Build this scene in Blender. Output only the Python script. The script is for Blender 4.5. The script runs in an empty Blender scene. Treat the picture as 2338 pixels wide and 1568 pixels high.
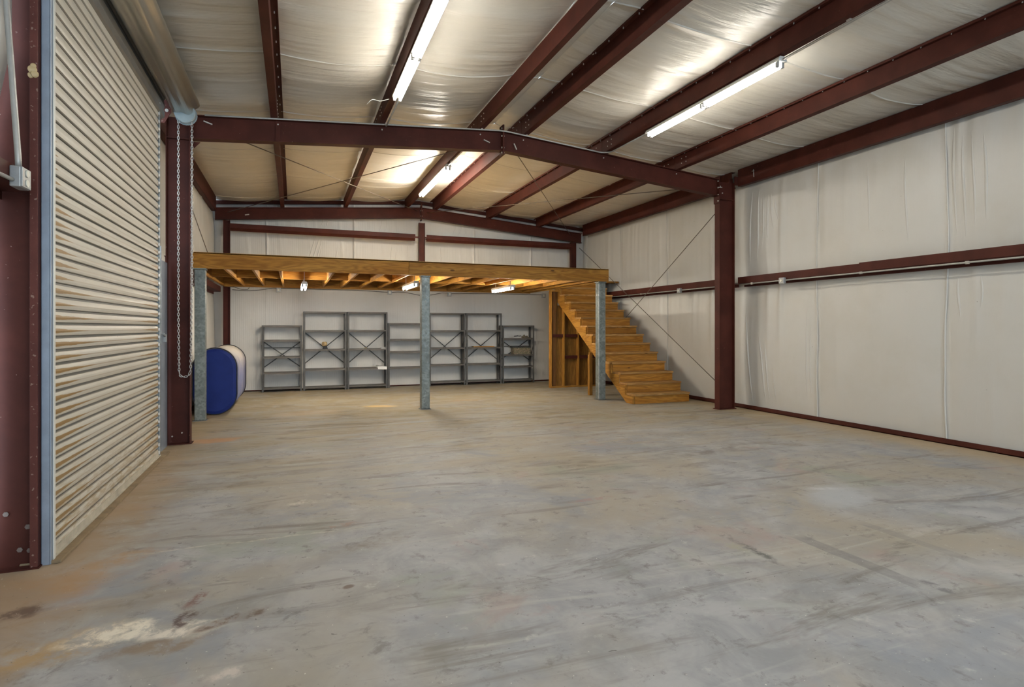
import bpy, math, random
from mathutils import Vector, Matrix, noise
random.seed(7)
C = bpy.context.scene.collection
PI = math.pi

# ------------------------------------------------------------------ mesh builder
class MB:
    def __init__(s):
        s.v = []; s.f = []; s.sm = []
    def add(s, vs, fs, smooth=False):
        o = len(s.v)
        s.v += [tuple(p) for p in vs]
        for f in fs:
            s.f.append([i + o for i in f]); s.sm.append(smooth)
        return s
    def box(s, x0, x1, y0, y1, z0, z1):
        if x0 > x1: x0, x1 = x1, x0
        if y0 > y1: y0, y1 = y1, y0
        if z0 > z1: z0, z1 = z1, z0
        vs = [(x0,y0,z0),(x1,y0,z0),(x1,y1,z0),(x0,y1,z0),(x0,y0,z1),(x1,y0,z1),(x1,y1,z1),(x0,y1,z1)]
        return s.add(vs, [(0,3,2,1),(4,5,6,7),(0,1,5,4),(1,2,6,5),(2,3,7,6),(3,0,4,7)])
    def hexa(s, lo, hi):            # two quads of four points, same winding
        return s.add(list(lo) + list(hi), [(3,2,1,0),(4,5,6,7),(0,1,5,4),(1,2,6,5),(2,3,7,6),(3,0,4,7)])
    def prism(s, prof, axis, a, b, smooth=False):   # closed polygon pushed along an axis
        n = len(prof); vs = []
        for t in (a, b):
            for (p, q) in prof:
                vs.append({'X': (t,p,q), 'Y': (p,t,q), 'Z': (p,q,t)}[axis])
        fs = [tuple(range(n))[::-1], tuple(range(n, 2*n))]
        s.add(vs, fs)
        o = len(s.v) - 2*n
        for i in range(n):
            j = (i+1) % n
            s.f.append([o+i, o+j, o+n+j, o+n+i]); s.sm.append(smooth)
        return s
    def sheet(s, prof, axis, a, b, th, smooth=False):   # open polyline thickened, pushed along an axis
        n = len(prof); off = []
        for i in range(n):
            p0 = prof[max(i-1,0)]; p1 = prof[min(i+1,n-1)]
            d = Vector((p1[0]-p0[0], p1[1]-p0[1])).normalized()
            off.append((prof[i][0]-d.y*th, prof[i][1]+d.x*th))
        return s.prism(list(prof) + off[::-1], axis, a, b, smooth)
    def bar(s, a, b, w, h, up=(0,0,1)):            # straight bar of rectangular section
        a = Vector(a); b = Vector(b); d = (b-a).normalized(); up = Vector(up)
        r = d.cross(up)
        if r.length < 1e-5: r = d.cross(Vector((1,0,0)))
        r.normalize(); u = r.cross(d)
        q = lambda c: [c - r*w/2 - u*h/2, c + r*w/2 - u*h/2, c + r*w/2 + u*h/2, c - r*w/2 + u*h/2]
        return s.hexa(q(a), q(b))
    def tube(s, pts, r, n=10, closed=False):
        pts = [Vector(p) for p in pts]; m = len(pts); rings = []
        prev = None
        for i in range(m):
            if closed: t = (pts[(i+1)%m]-pts[i-1]).normalized()
            else: t = (pts[min(i+1,m-1)]-pts[max(i-1,0)]).normalized()
            if prev is None:
                a = t.cross(Vector((0,0,1)))
                if a.length < 1e-3: a = t.cross(Vector((1,0,0)))
            else: a = prev - t*prev.dot(t)
            a.normalize(); prev = a; b = t.cross(a)
            rr = r[i] if isinstance(r, (list,tuple)) else r
            rings.append([pts[i] + (a*math.cos(2*PI*k/n) + b*math.sin(2*PI*k/n))*rr for k in range(n)])
        vs = [p for g in rings for p in g]; fs = []
        for i in range(m if closed else m-1):
            j = (i+1) % m
            for k in range(n):
                l = (k+1) % n
                fs.append((i*n+k, i*n+l, j*n+l, j*n+k))
        s.add(vs, fs, True)
        if not closed:
            o = len(s.v) - len(vs)
            s.f.append([o+k for k in range(n)][::-1]); s.sm.append(False)
            s.f.append([o+(m-1)*n+k for k in range(n)]); s.sm.append(False)
        return s
    def grid(s, P, nu, nv, smooth=True):
        vs = [P(i/nu, j/nv) for i in range(nu+1) for j in range(nv+1)]
        fs = [(i*(nv+1)+j, (i+1)*(nv+1)+j, (i+1)*(nv+1)+j+1, i*(nv+1)+j+1) for i in range(nu) for j in range(nv)]
        return s.add(vs, fs, smooth)
    def build(s, name, mat, parent=None, bevel=0, origin=None):
        m = bpy.data.meshes.new(name)
        if parent is not None: o0 = Vector(wloc(parent))
        elif origin is not None: o0 = Vector(origin)
        else:
            xs = [p[0] for p in s.v]; ys = [p[1] for p in s.v]; zs = [p[2] for p in s.v]
            o0 = Vector(((min(xs)+max(xs))/2, (min(ys)+max(ys))/2, min(zs)))
        m.from_pydata([tuple(Vector(p)-o0) for p in s.v], [], s.f)
        m.polygons.foreach_set('use_smooth', s.sm)
        m.materials.append(mat); m.validate(); m.update()
        o = bpy.data.objects.new(name, m); C.objects.link(o)
        if parent is not None: o.parent = parent
        else: o.location = o0
        LOC[o.name] = o0
        if bevel:
            b = o.modifiers.new('bevel', 'BEVEL'); b.width = bevel; b.segments = 2
            b.limit_method = 'ANGLE'; b.angle_limit = math.radians(50); b.harden_normals = False
        return o
LOC = {}
def wloc(o): return LOC[o.name]
def thing(name, label, cat, loc, group=None, kind=None):
    o = bpy.data.objects.new(name, None); C.objects.link(o); o.location = loc; LOC[o.name] = Vector(loc)
    o.empty_display_size = .1
    return tag(o, label, cat, group, kind)
def tag(o, label, cat, group=None, kind=None):
    o['label'] = label; o['category'] = cat
    if group: o['group'] = group
    if kind: o['kind'] = kind
    return o
def struct(o, label, cat):
    return tag(o, label, cat, None, 'structure')
def copy_tree(o, delta):
    d = Vector(delta)
    c = o.copy(); C.objects.link(c); c.location = o.location + d; LOC[c.name] = LOC[o.name] + d
    for ch in list(o.children):
        k = ch.copy(); C.objects.link(k); k.parent = c
        for g in list(ch.children):
            q = g.copy(); C.objects.link(q); q.parent = k
    return c

# ------------------------------------------------------------------ materials
def newmat(name):
    m = bpy.data.materials.new(name); m.use_nodes = True
    nt = m.node_tree; b = nt.nodes['Principled BSDF']
    return m, nt, b
def nd(nt, t, **k):
    n = nt.nodes.new(t)
    for a, v in k.items(): setattr(n, a, v)
    return n
def setin(nt, sock, v):
    if hasattr(v, 'is_linked') or isinstance(v, bpy.types.NodeSocket): nt.links.new(v, sock)
    else: sock.default_value = v
def math_(nt, op, a, b=None, c=None, clamp=False):
    n = nd(nt, 'ShaderNodeMath', operation=op, use_clamp=clamp)
    setin(nt, n.inputs[0], a)
    if b is not None: setin(nt, n.inputs[1], b)
    if c is not None: setin(nt, n.inputs[2], c)
    return n.outputs[0]
def mix(nt, fac, a, b, mode='MIX'):
    n = nd(nt, 'ShaderNodeMix', data_type='RGBA', blend_type=mode)
    setin(nt, n.inputs[0], fac)
    setin(nt, n.inputs[6], a if isinstance(a, bpy.types.NodeSocket) else (*a, 1))
    setin(nt, n.inputs[7], b if isinstance(b, bpy.types.NodeSocket) else (*b, 1))
    return n.outputs[2]
def rng(nt, v, a, b, c=0., d=1., smooth=True):
    n = nd(nt, 'ShaderNodeMapRange', interpolation_type='SMOOTHSTEP' if smooth else 'LINEAR')
    setin(nt, n.inputs[0], v)
    for i, q in enumerate((a, b, c, d)): setin(nt, n.inputs[i+1], q)
    return n.outputs[0]
def coords(nt): return nd(nt, 'ShaderNodeTexCoord').outputs['Object']
def geopos(nt): return nd(nt, 'ShaderNodeNewGeometry').outputs['Position']
def mapping(nt, v, scale=(1,1,1), loc=(0,0,0), rot=(0,0,0)):
    n = nd(nt, 'ShaderNodeMapping'); nt.links.new(v, n.inputs[0])
    n.inputs['Scale'].default_value = scale; n.inputs['Location'].default_value = loc; n.inputs['Rotation'].default_value = rot
    return n.outputs[0]
def noise_(nt, v, scale, detail=4, rough=.55, dist=0.):
    n = nd(nt, 'ShaderNodeTexNoise'); nt.links.new(v, n.inputs['Vector'])
    n.inputs['Scale'].default_value = scale; n.inputs['Detail'].default_value = detail
    n.inputs['Roughness'].default_value = rough; n.inputs['Distortion'].default_value = dist
    return n.outputs['Fac']
def bump(nt, b, h, strength, dist=.02):
    n = nd(nt, 'ShaderNodeBump'); nt.links.new(h, n.inputs['Height'])
    n.inputs['Strength'].default_value = strength; n.inputs['Distance'].default_value = dist
    nt.links.new(n.outputs[0], b.inputs['Normal'])
def simple(name, col, rough=.5, metal=0., var=.0, vscale=6., spec=.5):
    m, nt, b = newmat(name)
    b.inputs['Roughness'].default_value = rough; b.inputs['Metallic'].default_value = metal
    b.inputs['Specular IOR Level'].default_value = spec
    if var:
        f = noise_(nt, geopos(nt), vscale, 5, .6)
        k = rng(nt, f, .25, .75, 1-var, 1+var, False)
        n = nd(nt, 'ShaderNodeMix', data_type='RGBA', blend_type='MULTIPLY'); n.inputs[0].default_value = 1
        n.inputs[6].default_value = (*col, 1)
        cb = nd(nt, 'ShaderNodeCombineColor')
        for i in range(3): nt.links.new(k, cb.inputs[i])
        nt.links.new(cb.outputs[0], n.inputs[7])
        nt.links.new(n.outputs[2], b.inputs['Base Color'])
    else: b.inputs['Base Color'].default_value = (*col, 1)
    return m

def red_steel(name, col=(.068,.0178,.0116), chip=.735):
    m, nt, b = newmat(name)
    p = geopos(nt)
    f = noise_(nt, p, 3.0, 6, .6)
    c = mix(nt, rng(nt, f, .3, .75), tuple(k*.8 for k in col), tuple(k*1.22 for k in col))
    sp = noise_(nt, p, 38, 3, .5)                      # small chips and scuffs in the primer
    c = mix(nt, rng(nt, sp, chip, chip+.035, 0, .6), c, (.36,.25,.20))
    nt.links.new(c, b.inputs['Base Color'])
    b.inputs['Roughness'].default_value = .55; b.inputs['Specular IOR Level'].default_value = .16
    bump(nt, b, noise_(nt, p, 60, 3), .04, .01)
    return m
M = {}
M['red'] = red_steel('red_oxide_steel')
M['red_worn'] = red_steel('worn_red_oxide_steel', (.125,.042,.033), .63)
M['screw'] = simple('screw_metal', (.55,.50,.44), .4, .3)
M['rusty'] = simple('dull_bolt', (.17,.13,.11), .6, .2, .3, 40)
M['conduit'] = simple('conduit_metal', (.42,.41,.38), .42, .35, .12, 9)
M['housing'] = simple('white_enamel', (.72,.71,.66), .4)
M['shelf'] = simple('grey_painted_shelf_steel', (.105,.090,.072), .5, .1, .2, 8)
M['shelf_post'] = simple('grey_painted_post_steel', (.075,.070,.062), .5, .1, .2, 8)
M['black'] = simple('black_rubber', (.018,.018,.02), .6)
M['brace'] = simple('dark_strap_steel', (.050,.047,.04), .5, .2)
M['rod'] = simple('brace_rod_steel', (.16,.13,.10), .45, .4)
M['wire'] = simple('grey_cable_jacket', (.10,.09,.08), .5)
M['white_paper'] = simple('white_card', (.78,.77,.74), .7)
M['tan'] = simple('tan_plastic', (.55,.40,.20), .5)
M['chain'] = simple('zinc_chain', (.52,.50,.47), .38, .55)
M['box'] = simple('zinc_box', (.36,.36,.35), .42, .4, .15, 20)
M['wheel'] = simple('pale_blue_zinc', (.42,.50,.52), .35, .3, .1, 9)
M['lock'] = simple('bright_end_lock', (.75,.73,.70), .3, .3)
M['plate'] = simple('ivory_receptacle', (.70,.68,.58), .45)

def galv(name, tint=(.46,.49,.49), sp=26., metal=.45):
    m, nt, b = newmat(name)
    p = geopos(nt)
    v = nd(nt, 'ShaderNodeTexVoronoi'); nt.links.new(p, v.inputs['Vector']); v.inputs['Scale'].default_value = sp
    g = nd(nt, 'ShaderNodeSeparateColor'); nt.links.new(v.outputs['Color'], g.inputs[0])
    f = noise_(nt, p, 5., 6, .65)
    a = mix(nt, rng(nt, g.outputs[0], 0, 1, 0, 1, False), tuple(k*.72 for k in tint), tuple(k*1.2 for k in tint))
    a = mix(nt, rng(nt, f, .42, .68, 0, .6), a, tuple(k*.48 for k in tint))
    nt.links.new(a, b.inputs['Base Color'])
    b.inputs['Metallic'].default_value = metal
    nt.links.new(rng(nt, g.outputs[1], 0, 1, .32, .55, False), b.inputs['Roughness'])
    return m
M['galv'] = galv('galvanised_steel')
M['galv_post'] = galv('spangled_galvanised_post', (.225,.245,.222), 34., .3)
M['galv_dark'] = simple('dull_galvanised_sheet', (.21,.205,.19), .4, .45, .12, 5)
M['guide'] = simple('blue_grey_guide_steel', (.30,.345,.41), .4, .3, .16, 7)
M['hood'] = simple('smooth_galvanised_hood', (.44,.42,.36), .34, .75, .06, 2)

def wood(name, axis, base=(.375,.165,.022), dark=(.135,.046,.007), light=(.47,.235,.042)):
    m, nt, b = newmat(name)
    oi = nd(nt, 'ShaderNodeObjectInfo')
    off = nd(nt, 'ShaderNodeVectorMath', operation='ADD')
    sc = nd(nt, 'ShaderNodeVectorMath', operation='SCALE'); sc.inputs[0].default_value = (13.1, 7.7, 5.3)
    nt.links.new(oi.outputs['Random'], sc.inputs['Scale'])
    nt.links.new(geopos(nt), off.inputs[0]); nt.links.new(sc.outputs[0], off.inputs[1])
    S = {'X': (.09,1,1), 'Y': (1,.09,1), 'Z': (1,1,.09)}[axis]
    v = mapping(nt, off.outputs[0], S)
    low = noise_(nt, v, 7., 3, .5, .6)
    w = nd(nt, 'ShaderNodeMath', operation='SINE')
    nt.links.new(math_(nt, 'MULTIPLY', low, 62.), w.inputs[0])
    ring = rng(nt, w.outputs[0], -1, 1, 0, 1, False)
    fine = noise_(nt, v, 70., 4, .6)
    c = mix(nt, rng(nt, low, .3, .7), light, base)
    c = mix(nt, math_(nt, 'MULTIPLY', ring, .46), c, dark)
    c = mix(nt, rng(nt, fine, .45, .8, 0, .45), c, dark)
    kn = nd(nt, 'ShaderNodeTexVoronoi'); kn.inputs['Scale'].default_value = 2.6
    S2 = {'X': (.55,1.3,1.3), 'Y': (1.3,.55,1.3), 'Z': (1.3,1.3,.55)}[axis]
    nt.links.new(mapping(nt, off.outputs[0], S2), kn.inputs['Vector'])
    c = mix(nt, rng(nt, kn.outputs['Distance'], .035, .085, .85, 0), c, (.075,.03,.01))
    hv = nd(nt, 'ShaderNodeHueSaturation')
    nt.links.new(c, hv.inputs['Color'])
    nt.links.new(rng(nt, oi.outputs['Random'], 0, 1, .86, 1.16, False), hv.inputs['Value'])
    nt.links.new(hv.outputs[0], b.inputs['Base Color'])
    b.inputs['Roughness'].default_value = .6; b.inputs['Specular IOR Level'].default_value = .22
    bump(nt, b, fine, .12, .004)
    return m
for a in 'XYZ': M['wood'+a] = wood('pine_grain_'+a.lower(), a)
M['tread'] = wood('worn_tread_grain', 'X', (.42,.215,.062), (.17,.07,.018), (.52,.30,.105))
M['riser'] = wood('riser_grain', 'X', (.42,.175,.022), (.14,.045,.006), (.52,.245,.045))
M['deck'] = wood('dark_deck_sheet', 'Y', (.17,.075,.014), (.08,.03,.006), (.22,.10,.02))
M['bounce'] = wood('pale_bounce_wood', 'X', (.56,.40,.20), (.40,.26,.11), (.64,.47,.26))
M['shaded_stud'] = wood('shaded_stud_grain', 'Z', (.12,.05,.012), (.06,.022,.006), (.17,.075,.02))
for a in 'XZ': M['osb'+a] = wood('weathered_board_'+a.lower(), a, (.25,.115,.020), (.085,.032,.007), (.34,.17,.038))

M['sill'] = simple('dirty_sill', (.235,.165,.09), .8, 0, .3, 9)
M['bar'] = simple('cream_bottom_bar', (.50,.455,.36), .5, 0, .25, 8)
M['tank_rim'] = simple('dark_rim', (.022,.022,.035), .5)
def liner(name, axis, amp=1.0, base=(.69,.66,.595), rough=.36):
    # white vinyl facing of roof and wall insulation; fine creases run along the span
    m, nt, b = newmat(name)
    p = geopos(nt)
    S = {'roof': (.16,1,.16), 'wallx': (1,1,.10), }[axis]
    v = mapping(nt, p, S)
    f1 = noise_(nt, v, 9., 3, .5, .4); f2 = noise_(nt, v, 30., 3, .55)
    dirt = noise_(nt, p, 1.1, 6, .62)
    c = mix(nt, rng(nt, dirt, .40, .78, 0, .42), base, tuple(k*q for k, q in zip(base, (.86,.82,.74))))
    spk = noise_(nt, p, 24., 2, .5)
    c = mix(nt, rng(nt, spk, .775, .80, 0, .6), c, (.25,.22,.17))
    nt.links.new(c, b.inputs['Base Color'])
    b.inputs['Roughness'].default_value = rough
    h = math_(nt, 'ADD', math_(nt, 'MULTIPLY', f1, .8), math_(nt, 'MULTIPLY', f2, .38))
    bump(nt, b, h, .50*amp, .03)
    return m
M['roof_liner'] = liner('roof_insulation_vinyl', 'roof', .9, (.645,.615,.55), .33)
M['wall_liner'] = liner('wall_insulation_vinyl', 'wallx', .22, (.575,.553,.505), .42)

def back_panel():
    m, nt, b = newmat('back_wall_vinyl')
    p = geopos(nt)
    sx = nd(nt, 'ShaderNodeSeparateXYZ'); nt.links.new(p, sx.inputs[0])
    w = nd(nt, 'ShaderNodeMath', operation='SINE')
    nt.links.new(math_(nt, 'MULTIPLY', sx.outputs[0], 2*PI/.043), w.inputs[0])
    rib = math_(nt, 'POWER', rng(nt, w.outputs[0], -1, 1, 0, 1, False), 6.)
    v = mapping(nt, p, (1,1,.12))
    f1 = noise_(nt, v, 8., 3, .5, .4)
    dirt = noise_(nt, p, 1.3, 6, .6)
    c = mix(nt, rng(nt, dirt, .42, .75, 0, .35), (.64,.615,.565), (.53,.49,.41))
    nt.links.new(c, b.inputs['Base Color']); b.inputs['Roughness'].default_value = .45
    h = math_(nt, 'ADD', math_(nt, 'MULTIPLY', rib, -.075), math_(nt, 'MULTIPLY', f1, .42))
    bump(nt, b, h, .42, .03)
    return m
M['back_liner'] = back_panel()

def curtain_mat():
    m, nt, b = newmat('cream_door_slat')
    p = geopos(nt)
    sx = nd(nt, 'ShaderNodeSeparateXYZ'); nt.links.new(p, sx.inputs[0])
    y = sx.outputs[1]; z = sx.outputs[2]
    q = math_(nt, 'DIVIDE', math_(nt, 'SUBTRACT', z, .03), SLAT)
    sid = math_(nt, 'FLOOR', q); fr = math_(nt, 'SUBTRACT', q, sid)
    wn = nd(nt, 'ShaderNodeTexWhiteNoise', noise_dimensions='1D'); nt.links.new(sid, wn.inputs['W'])
    rnd = wn.outputs['Value']
    zfade = rng(nt, z, 1.5, 2.9, 1., .10)
    d = noise_(nt, mapping(nt, p, (1,2.2,14)), 3.2, 4, .6)
    band = math_(nt, 'ABSOLUTE', math_(nt, 'SUBTRACT', fr, .36))
    def streak(dist, lmin, lmax):
        L = math_(nt, 'ADD', math_(nt, 'MULTIPLY', rnd, lmax-lmin), lmin)
        L = math_(nt, 'MULTIPLY', L, zfade)
        t = math_(nt, 'SUBTRACT', 1., math_(nt, 'DIVIDE', dist, L))
        wdt = math_(nt, 'MULTIPLY', math_(nt, 'POWER', math_(nt, 'MAXIMUM', t, 0.), .8), .23)
        wdt = math_(nt, 'MULTIPLY', wdt, rng(nt, d, .2, .8, .65, 1.25, False))
        return math_(nt, 'SUBTRACT', wdt, band)
    s1 = rng(nt, streak(math_(nt, 'SUBTRACT', y, 4.44), .55, 1.15), 0., .05, 0, 1)
    s2 = rng(nt, streak(math_(nt, 'SUBTRACT', 7.60, y), .55, 1.25), 0., .05, 0, .9)
    thin = rng(nt, math_(nt, 'ABSOLUTE', math_(nt, 'SUBTRACT', fr, .36)), .02, .075, .60, 0)
    thin = math_(nt, 'MULTIPLY', thin, math_(nt, 'MULTIPLY', zfade, rng(nt, rnd, .1, .9, .5, 1., False)))
    big = noise_(nt, mapping(nt, p, (1,.7,2.5)), 1.6, 5, .6)
    c = mix(nt, rng(nt, big, .35, .72, 0, .5), (.60,.56,.475), (.52,.47,.375))
    gro = rng(nt, fr, .78, .82, 0, .9)
    c = mix(nt, gro, c, (.15,.14,.12))
    c = mix(nt, thin, c, (.33,.20,.085))
    c = mix(nt, math_(nt, 'MAXIMUM', s1, s2), c, (.30,.175,.055))
    low = math_(nt, 'MULTIPLY', rng(nt, z, .05, .75, 1., 0.), rng(nt, d, .42, .62, 0, 1))
    c = mix(nt, math_(nt, 'MULTIPLY', low, .7), c, (.36,.255,.12))
    sc = noise_(nt, mapping(nt, p, (1,6,26)), 3.0, 2, .5)
    c = mix(nt, rng(nt, sc, .74, .77, 0, .55), c, (.17,.14,.11))
    nt.links.new(c, b.inputs['Base Color']); b.inputs['Roughness'].default_value = .40
    return m
SLAT = .0885
M['curtain'] = curtain_mat()

def floor_mat():
    m, nt, b = newmat('stained_concrete')
    p = geopos(nt)
    n1 = noise_(nt, p, .55, 5, .62, .4); n2 = noise_(nt, p, 2.3, 5, .68, .6); n3 = noise_(nt, p, 11, 6, .7)
    n4 = noise_(nt, mapping(nt, p, loc=(4,8,3)), 7.5, 6, .72, .3)
    sw = noise_(nt, mapping(nt, p, (.32,1.5,1), rot=(0,0,-.35)), 1.7, 5, .68, 1.2)    # trowel swirls
    sw2 = noise_(nt, mapping(nt, p, (.28,1.7,1), rot=(0,0,.25), loc=(2,6,0)), 1.3, 5, .70, 1.0)
    L = lambda k, o: mapping(nt, p, loc=(k, o, 0))
    grey = mix(nt, rng(nt, n2, .32, .68), (.205,.208,.215), (.315,.313,.312))
    c = mix(nt, rng(nt, n1, .40, .66, 0, .80), grey, (.275,.238,.182))                 # tan wash
    c = mix(nt, rng(nt, noise_(nt, L(5,2), .8, 5, .65, .6), .52, .68, 0, .70), c, (.190,.205,.232))
    c = mix(nt, rng(nt, noise_(nt, L(1,9), 1.2, 5, .65, .6), .57, .70, 0, .45), c, (.285,.205,.185))
    c = mix(nt, rng(nt, noise_(nt, L(8,3), .9, 5, .65, .6), .57, .70, 0, .50), c, (.215,.235,.190))
    c = mix(nt, rng(nt, sw, .52, .70, 0, .72), c, (.125,.112,.095))
    c = mix(nt, rng(nt, sw2, .55, .72, 0, .50), c, (.40,.385,.36))
    c = mix(nt, rng(nt, n4, .55, .70, 0, .60), c, (.110,.102,.094))
    c = mix(nt, rng(nt, n3, .58, .78, 0, .40), c, (.13,.125,.12))
    c = mix(nt, rng(nt, noise_(nt, L(3,3), 6., 5, .72), .60, .74, 0, .45), c, (.45,.435,.41))
    sx = nd(nt, 'ShaderNodeSeparateXYZ'); nt.links.new(p, sx.inputs[0])
    wob = nd(nt, 'ShaderNodeTexNoise'); nt.links.new(p, wob.inputs['Vector'])
    wob.inputs['Scale'].default_value = 2.4; wob.inputs['Detail'].default_value = 6; wob.inputs['Roughness'].default_value = .68
    wv = nd(nt, 'ShaderNodeVectorMath', operation='SUBTRACT'); nt.links.new(wob.outputs['Color'], wv.inputs[0]); wv.inputs[1].default_value = (.5,.5,.5)
    def blob(cx, cy, rx, ry, ang, col, amt, soft=.6, wamp=.9, tex=None, box=False):
        nonlocal c
        s = nd(nt, 'ShaderNodeVectorMath', operation='SCALE'); nt.links.new(wv.outputs[0], s.inputs[0]); s.inputs['Scale'].default_value = wamp*min(rx, ry)*2.2
        a = nd(nt, 'ShaderNodeVectorMath', operation='ADD'); nt.links.new(p, a.inputs[0]); nt.links.new(s.outputs[0], a.inputs[1])
        sub = nd(nt, 'ShaderNodeVectorMath', operation='SUBTRACT'); nt.links.new(a.outputs[0], sub.inputs[0]); sub.inputs[1].default_value = (cx, cy, 0)
        r = nd(nt, 'ShaderNodeVectorRotate', rotation_type='Z_AXIS'); nt.links.new(sub.outputs[0], r.inputs['Vector']); r.inputs['Angle'].default_value = -ang
        k = nd(nt, 'ShaderNodeVectorMath', operation='MULTIPLY'); nt.links.new(r.outputs[0], k.inputs[0]); k.inputs[1].default_value = (1/rx, 1/ry, 0)
        l = nd(nt, 'ShaderNodeVectorMath', operation='LENGTH'); nt.links.new(k.outputs[0], l.inputs[0])
        lv = l.outputs['Value']
        if box:
            q = nd(nt, 'ShaderNodeSeparateXYZ'); nt.links.new(k.outputs[0], q.inputs[0])
            lv = math_(nt, 'MAXIMUM', math_(nt, 'ABSOLUTE', q.outputs[0]), math_(nt, 'ABSOLUTE', q.outputs[1]))
        f = rng(nt, lv, 1-soft, 1., amt, 0)
        if tex is not None: f = math_(nt, 'MULTIPLY', f, tex)
        c = mix(nt, f, c, col)
    t2 = rng(nt, n4, .40, .58, .12, 1.)
    t4 = rng(nt, n4, .35, .6, .55, 1.)
    t3 = rng(nt, noise_(nt, L(9,4), 14., 5, .72), .42, .58, .05, 1.)
    # dirt gathered along the foot of the right wall and of the rolling door; then a darker yellow-brown tone towards the back
    wd = math_(nt, 'ADD', sx.outputs[0], math_(nt, 'MULTIPLY', math_(nt, 'SUBTRACT', n2, .5), .9))
    c = mix(nt, rng(nt, wd, 6.75, 7.75, 0, .75), c, (.33,.245,.135))
    ld = math_(nt, 'ADD', sx.outputs[0], math_(nt, 'MULTIPLY', math_(nt, 'SUBTRACT', n2, .5), 1.1))
    c = mix(nt, rng(nt, ld, -.85, -1.45, 0, .7), c, (.275,.18,.095))
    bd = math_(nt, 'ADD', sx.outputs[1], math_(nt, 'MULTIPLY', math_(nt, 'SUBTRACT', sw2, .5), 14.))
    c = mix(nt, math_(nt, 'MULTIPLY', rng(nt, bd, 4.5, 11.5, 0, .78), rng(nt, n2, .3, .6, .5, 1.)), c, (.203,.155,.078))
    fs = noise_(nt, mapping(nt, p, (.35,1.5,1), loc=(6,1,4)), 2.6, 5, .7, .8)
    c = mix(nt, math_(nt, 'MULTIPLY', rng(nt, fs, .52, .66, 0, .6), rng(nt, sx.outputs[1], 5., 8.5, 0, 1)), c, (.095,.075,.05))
    blob(1.55, 11.06, .42, .17, -.2, (.47,.32,.14), .85, .55)
    blob(.2, 10.6, .8, .35, .1, (.33,.24,.15), .5)
    blob(3.3, 11.3, .5, .2, .1, (.26,.17,.09), .5)
    blob(-1.25, 4.10, .32, .30, .3, (.30,.185,.095), .75, .8, 1.5, t4)
    blob(-1.05, 4.35, .30, .16, .5, (.30,.19,.10), .6, .7, 1.5, t2)
    blob(-1.0, 8.5, .42, .28, 0, (.36,.19,.09), .75, .7)
    blob(-1.0, 3.26, .34, .20, .2, (.31,.205,.095), .85, .6, 1.2, t2)
    blob(-.82, 3.30, .30, .13, -.05, (.62,.57,.47), .95, .55, 1.3, t2)
    blob(-.50, 3.23, .26, .10, .0, (.58,.53,.45), .9, .6, 1.3, t2)
    blob(-.60, 3.10, .30, .09, .15, (.19,.14,.10), .8, .6, 1.3, t2)
    blob(-.30, 3.25, .24, .055, .35, (.105,.068,.05), .95, .5, 1.4, t2)
    blob(-.52, 3.33, .055, .12, -.35, (.085,.055,.05), .95, .5, 1.5, t3)
    blob(-.50, 3.55, .05, .14, -.3, (.15,.075,.065), .85, .6, 1.5, t3)
    blob(-1.36, 3.72, .18, .10, .2, (.10,.062,.045), .9, .6, 1.4, t2)
    blob(-.75, 3.62, .30, .20, .3, (.20,.165,.13), .55, .7, 1.3)
    blob(2.89, 2.97, .055, .25, .0, (.085,.088,.078), .95, .7, 1.6, t2)
    blob(2.82, 3.12, .09, .16, .0, (.27,.26,.19), .6, .7, 1.6, t3)
    blob(3.39, 2.66, .062, .46, .02, (.150,.147,.142), .70, .22, .30, t4, True)
    blob(4.08, 2.72, .055, .46, .0, (.175,.170,.158), .5, .3, .35, t4, True)
    blob(3.48, 2.20, .05, .14, .1, (.11,.11,.11), .75, .6, 1.2, t3)
    blob(4.55, 3.75, .55, .35, .5, (.33,.345,.36), .75, .7, 1.0)
    blob(4.62, 3.93, .26, .07, -.35, (.44,.455,.46), .5, .9, 1.6, t2)
    blob(2.43, 4.40, .30, .05, .15, (.27,.16,.14), .6, .6, 1.6, t3)
    blob(.07, 5.2, .14, .10, .2, (.48,.44,.38), .6, .7, 1.6, t3)
    blob(.35, 4.5, .18, .06, .2, (.25,.16,.12), .6, .6, 1.6, t3)
    blob(.30, 3.42, .045, .03, .2, (.13,.095,.075), .9, .5, 1.2)
    blob(-.25, 2.75, .12, .06, .3, (.52,.46,.40), .7, .7, 1.3, t2)
    blob(.45, 4.0, .5, .12, .35, (.17,.145,.115), .5, .8, 1.6, t2)
    blob(1.0, 3.0, .35, .10, -.2, (.16,.15,.145), .5, .8, 1.6, t3)
    blob(1.35, 3.7, .4, .14, .3, (.17,.165,.16), .45, .8, 1.6, t2)
    blob(2.1, 8.75, .16, .75, -.12, (.16,.145,.12), .6, .9, .8, t2)  # cast shadow of the middle post, painted into the slab colour
    blob(-.2, 9.55, .5, .05, .35, (.09,.085,.08), .75, .7, 1.6, t3)
    blob(-.95, 9.2, .30, .10, .1, (.075,.07,.065), .8, .7, 1.5, t2)
    blob(3.9, 7.0, .7, .12, .2, (.16,.125,.10), .6, .8, 1.6, t2)
    blob(5.2, 6.6, .6, .2, -.3, (.17,.155,.12), .55, .8, 1.6, t2)
    blob(5.9, 5.6, .7, .18, -.4, (.18,.155,.11), .55, .8, 1.6, t2)
    blob(4.3, 5.6, .7, .25, .2, (.175,.165,.145), .5, .8, 1.6, t2)
    blob(3.2, 5.3, .5, .2, .1, (.20,.215,.185), .6, .8, 1.2)
    blob(.6, 6.9, .9, .12, .25, (.165,.14,.105), .55, .8, 1.6, t2)
    blob(-.5, 6.3, .6, .12, .4, (.17,.145,.115), .55, .8, 1.6, t2)
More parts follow.
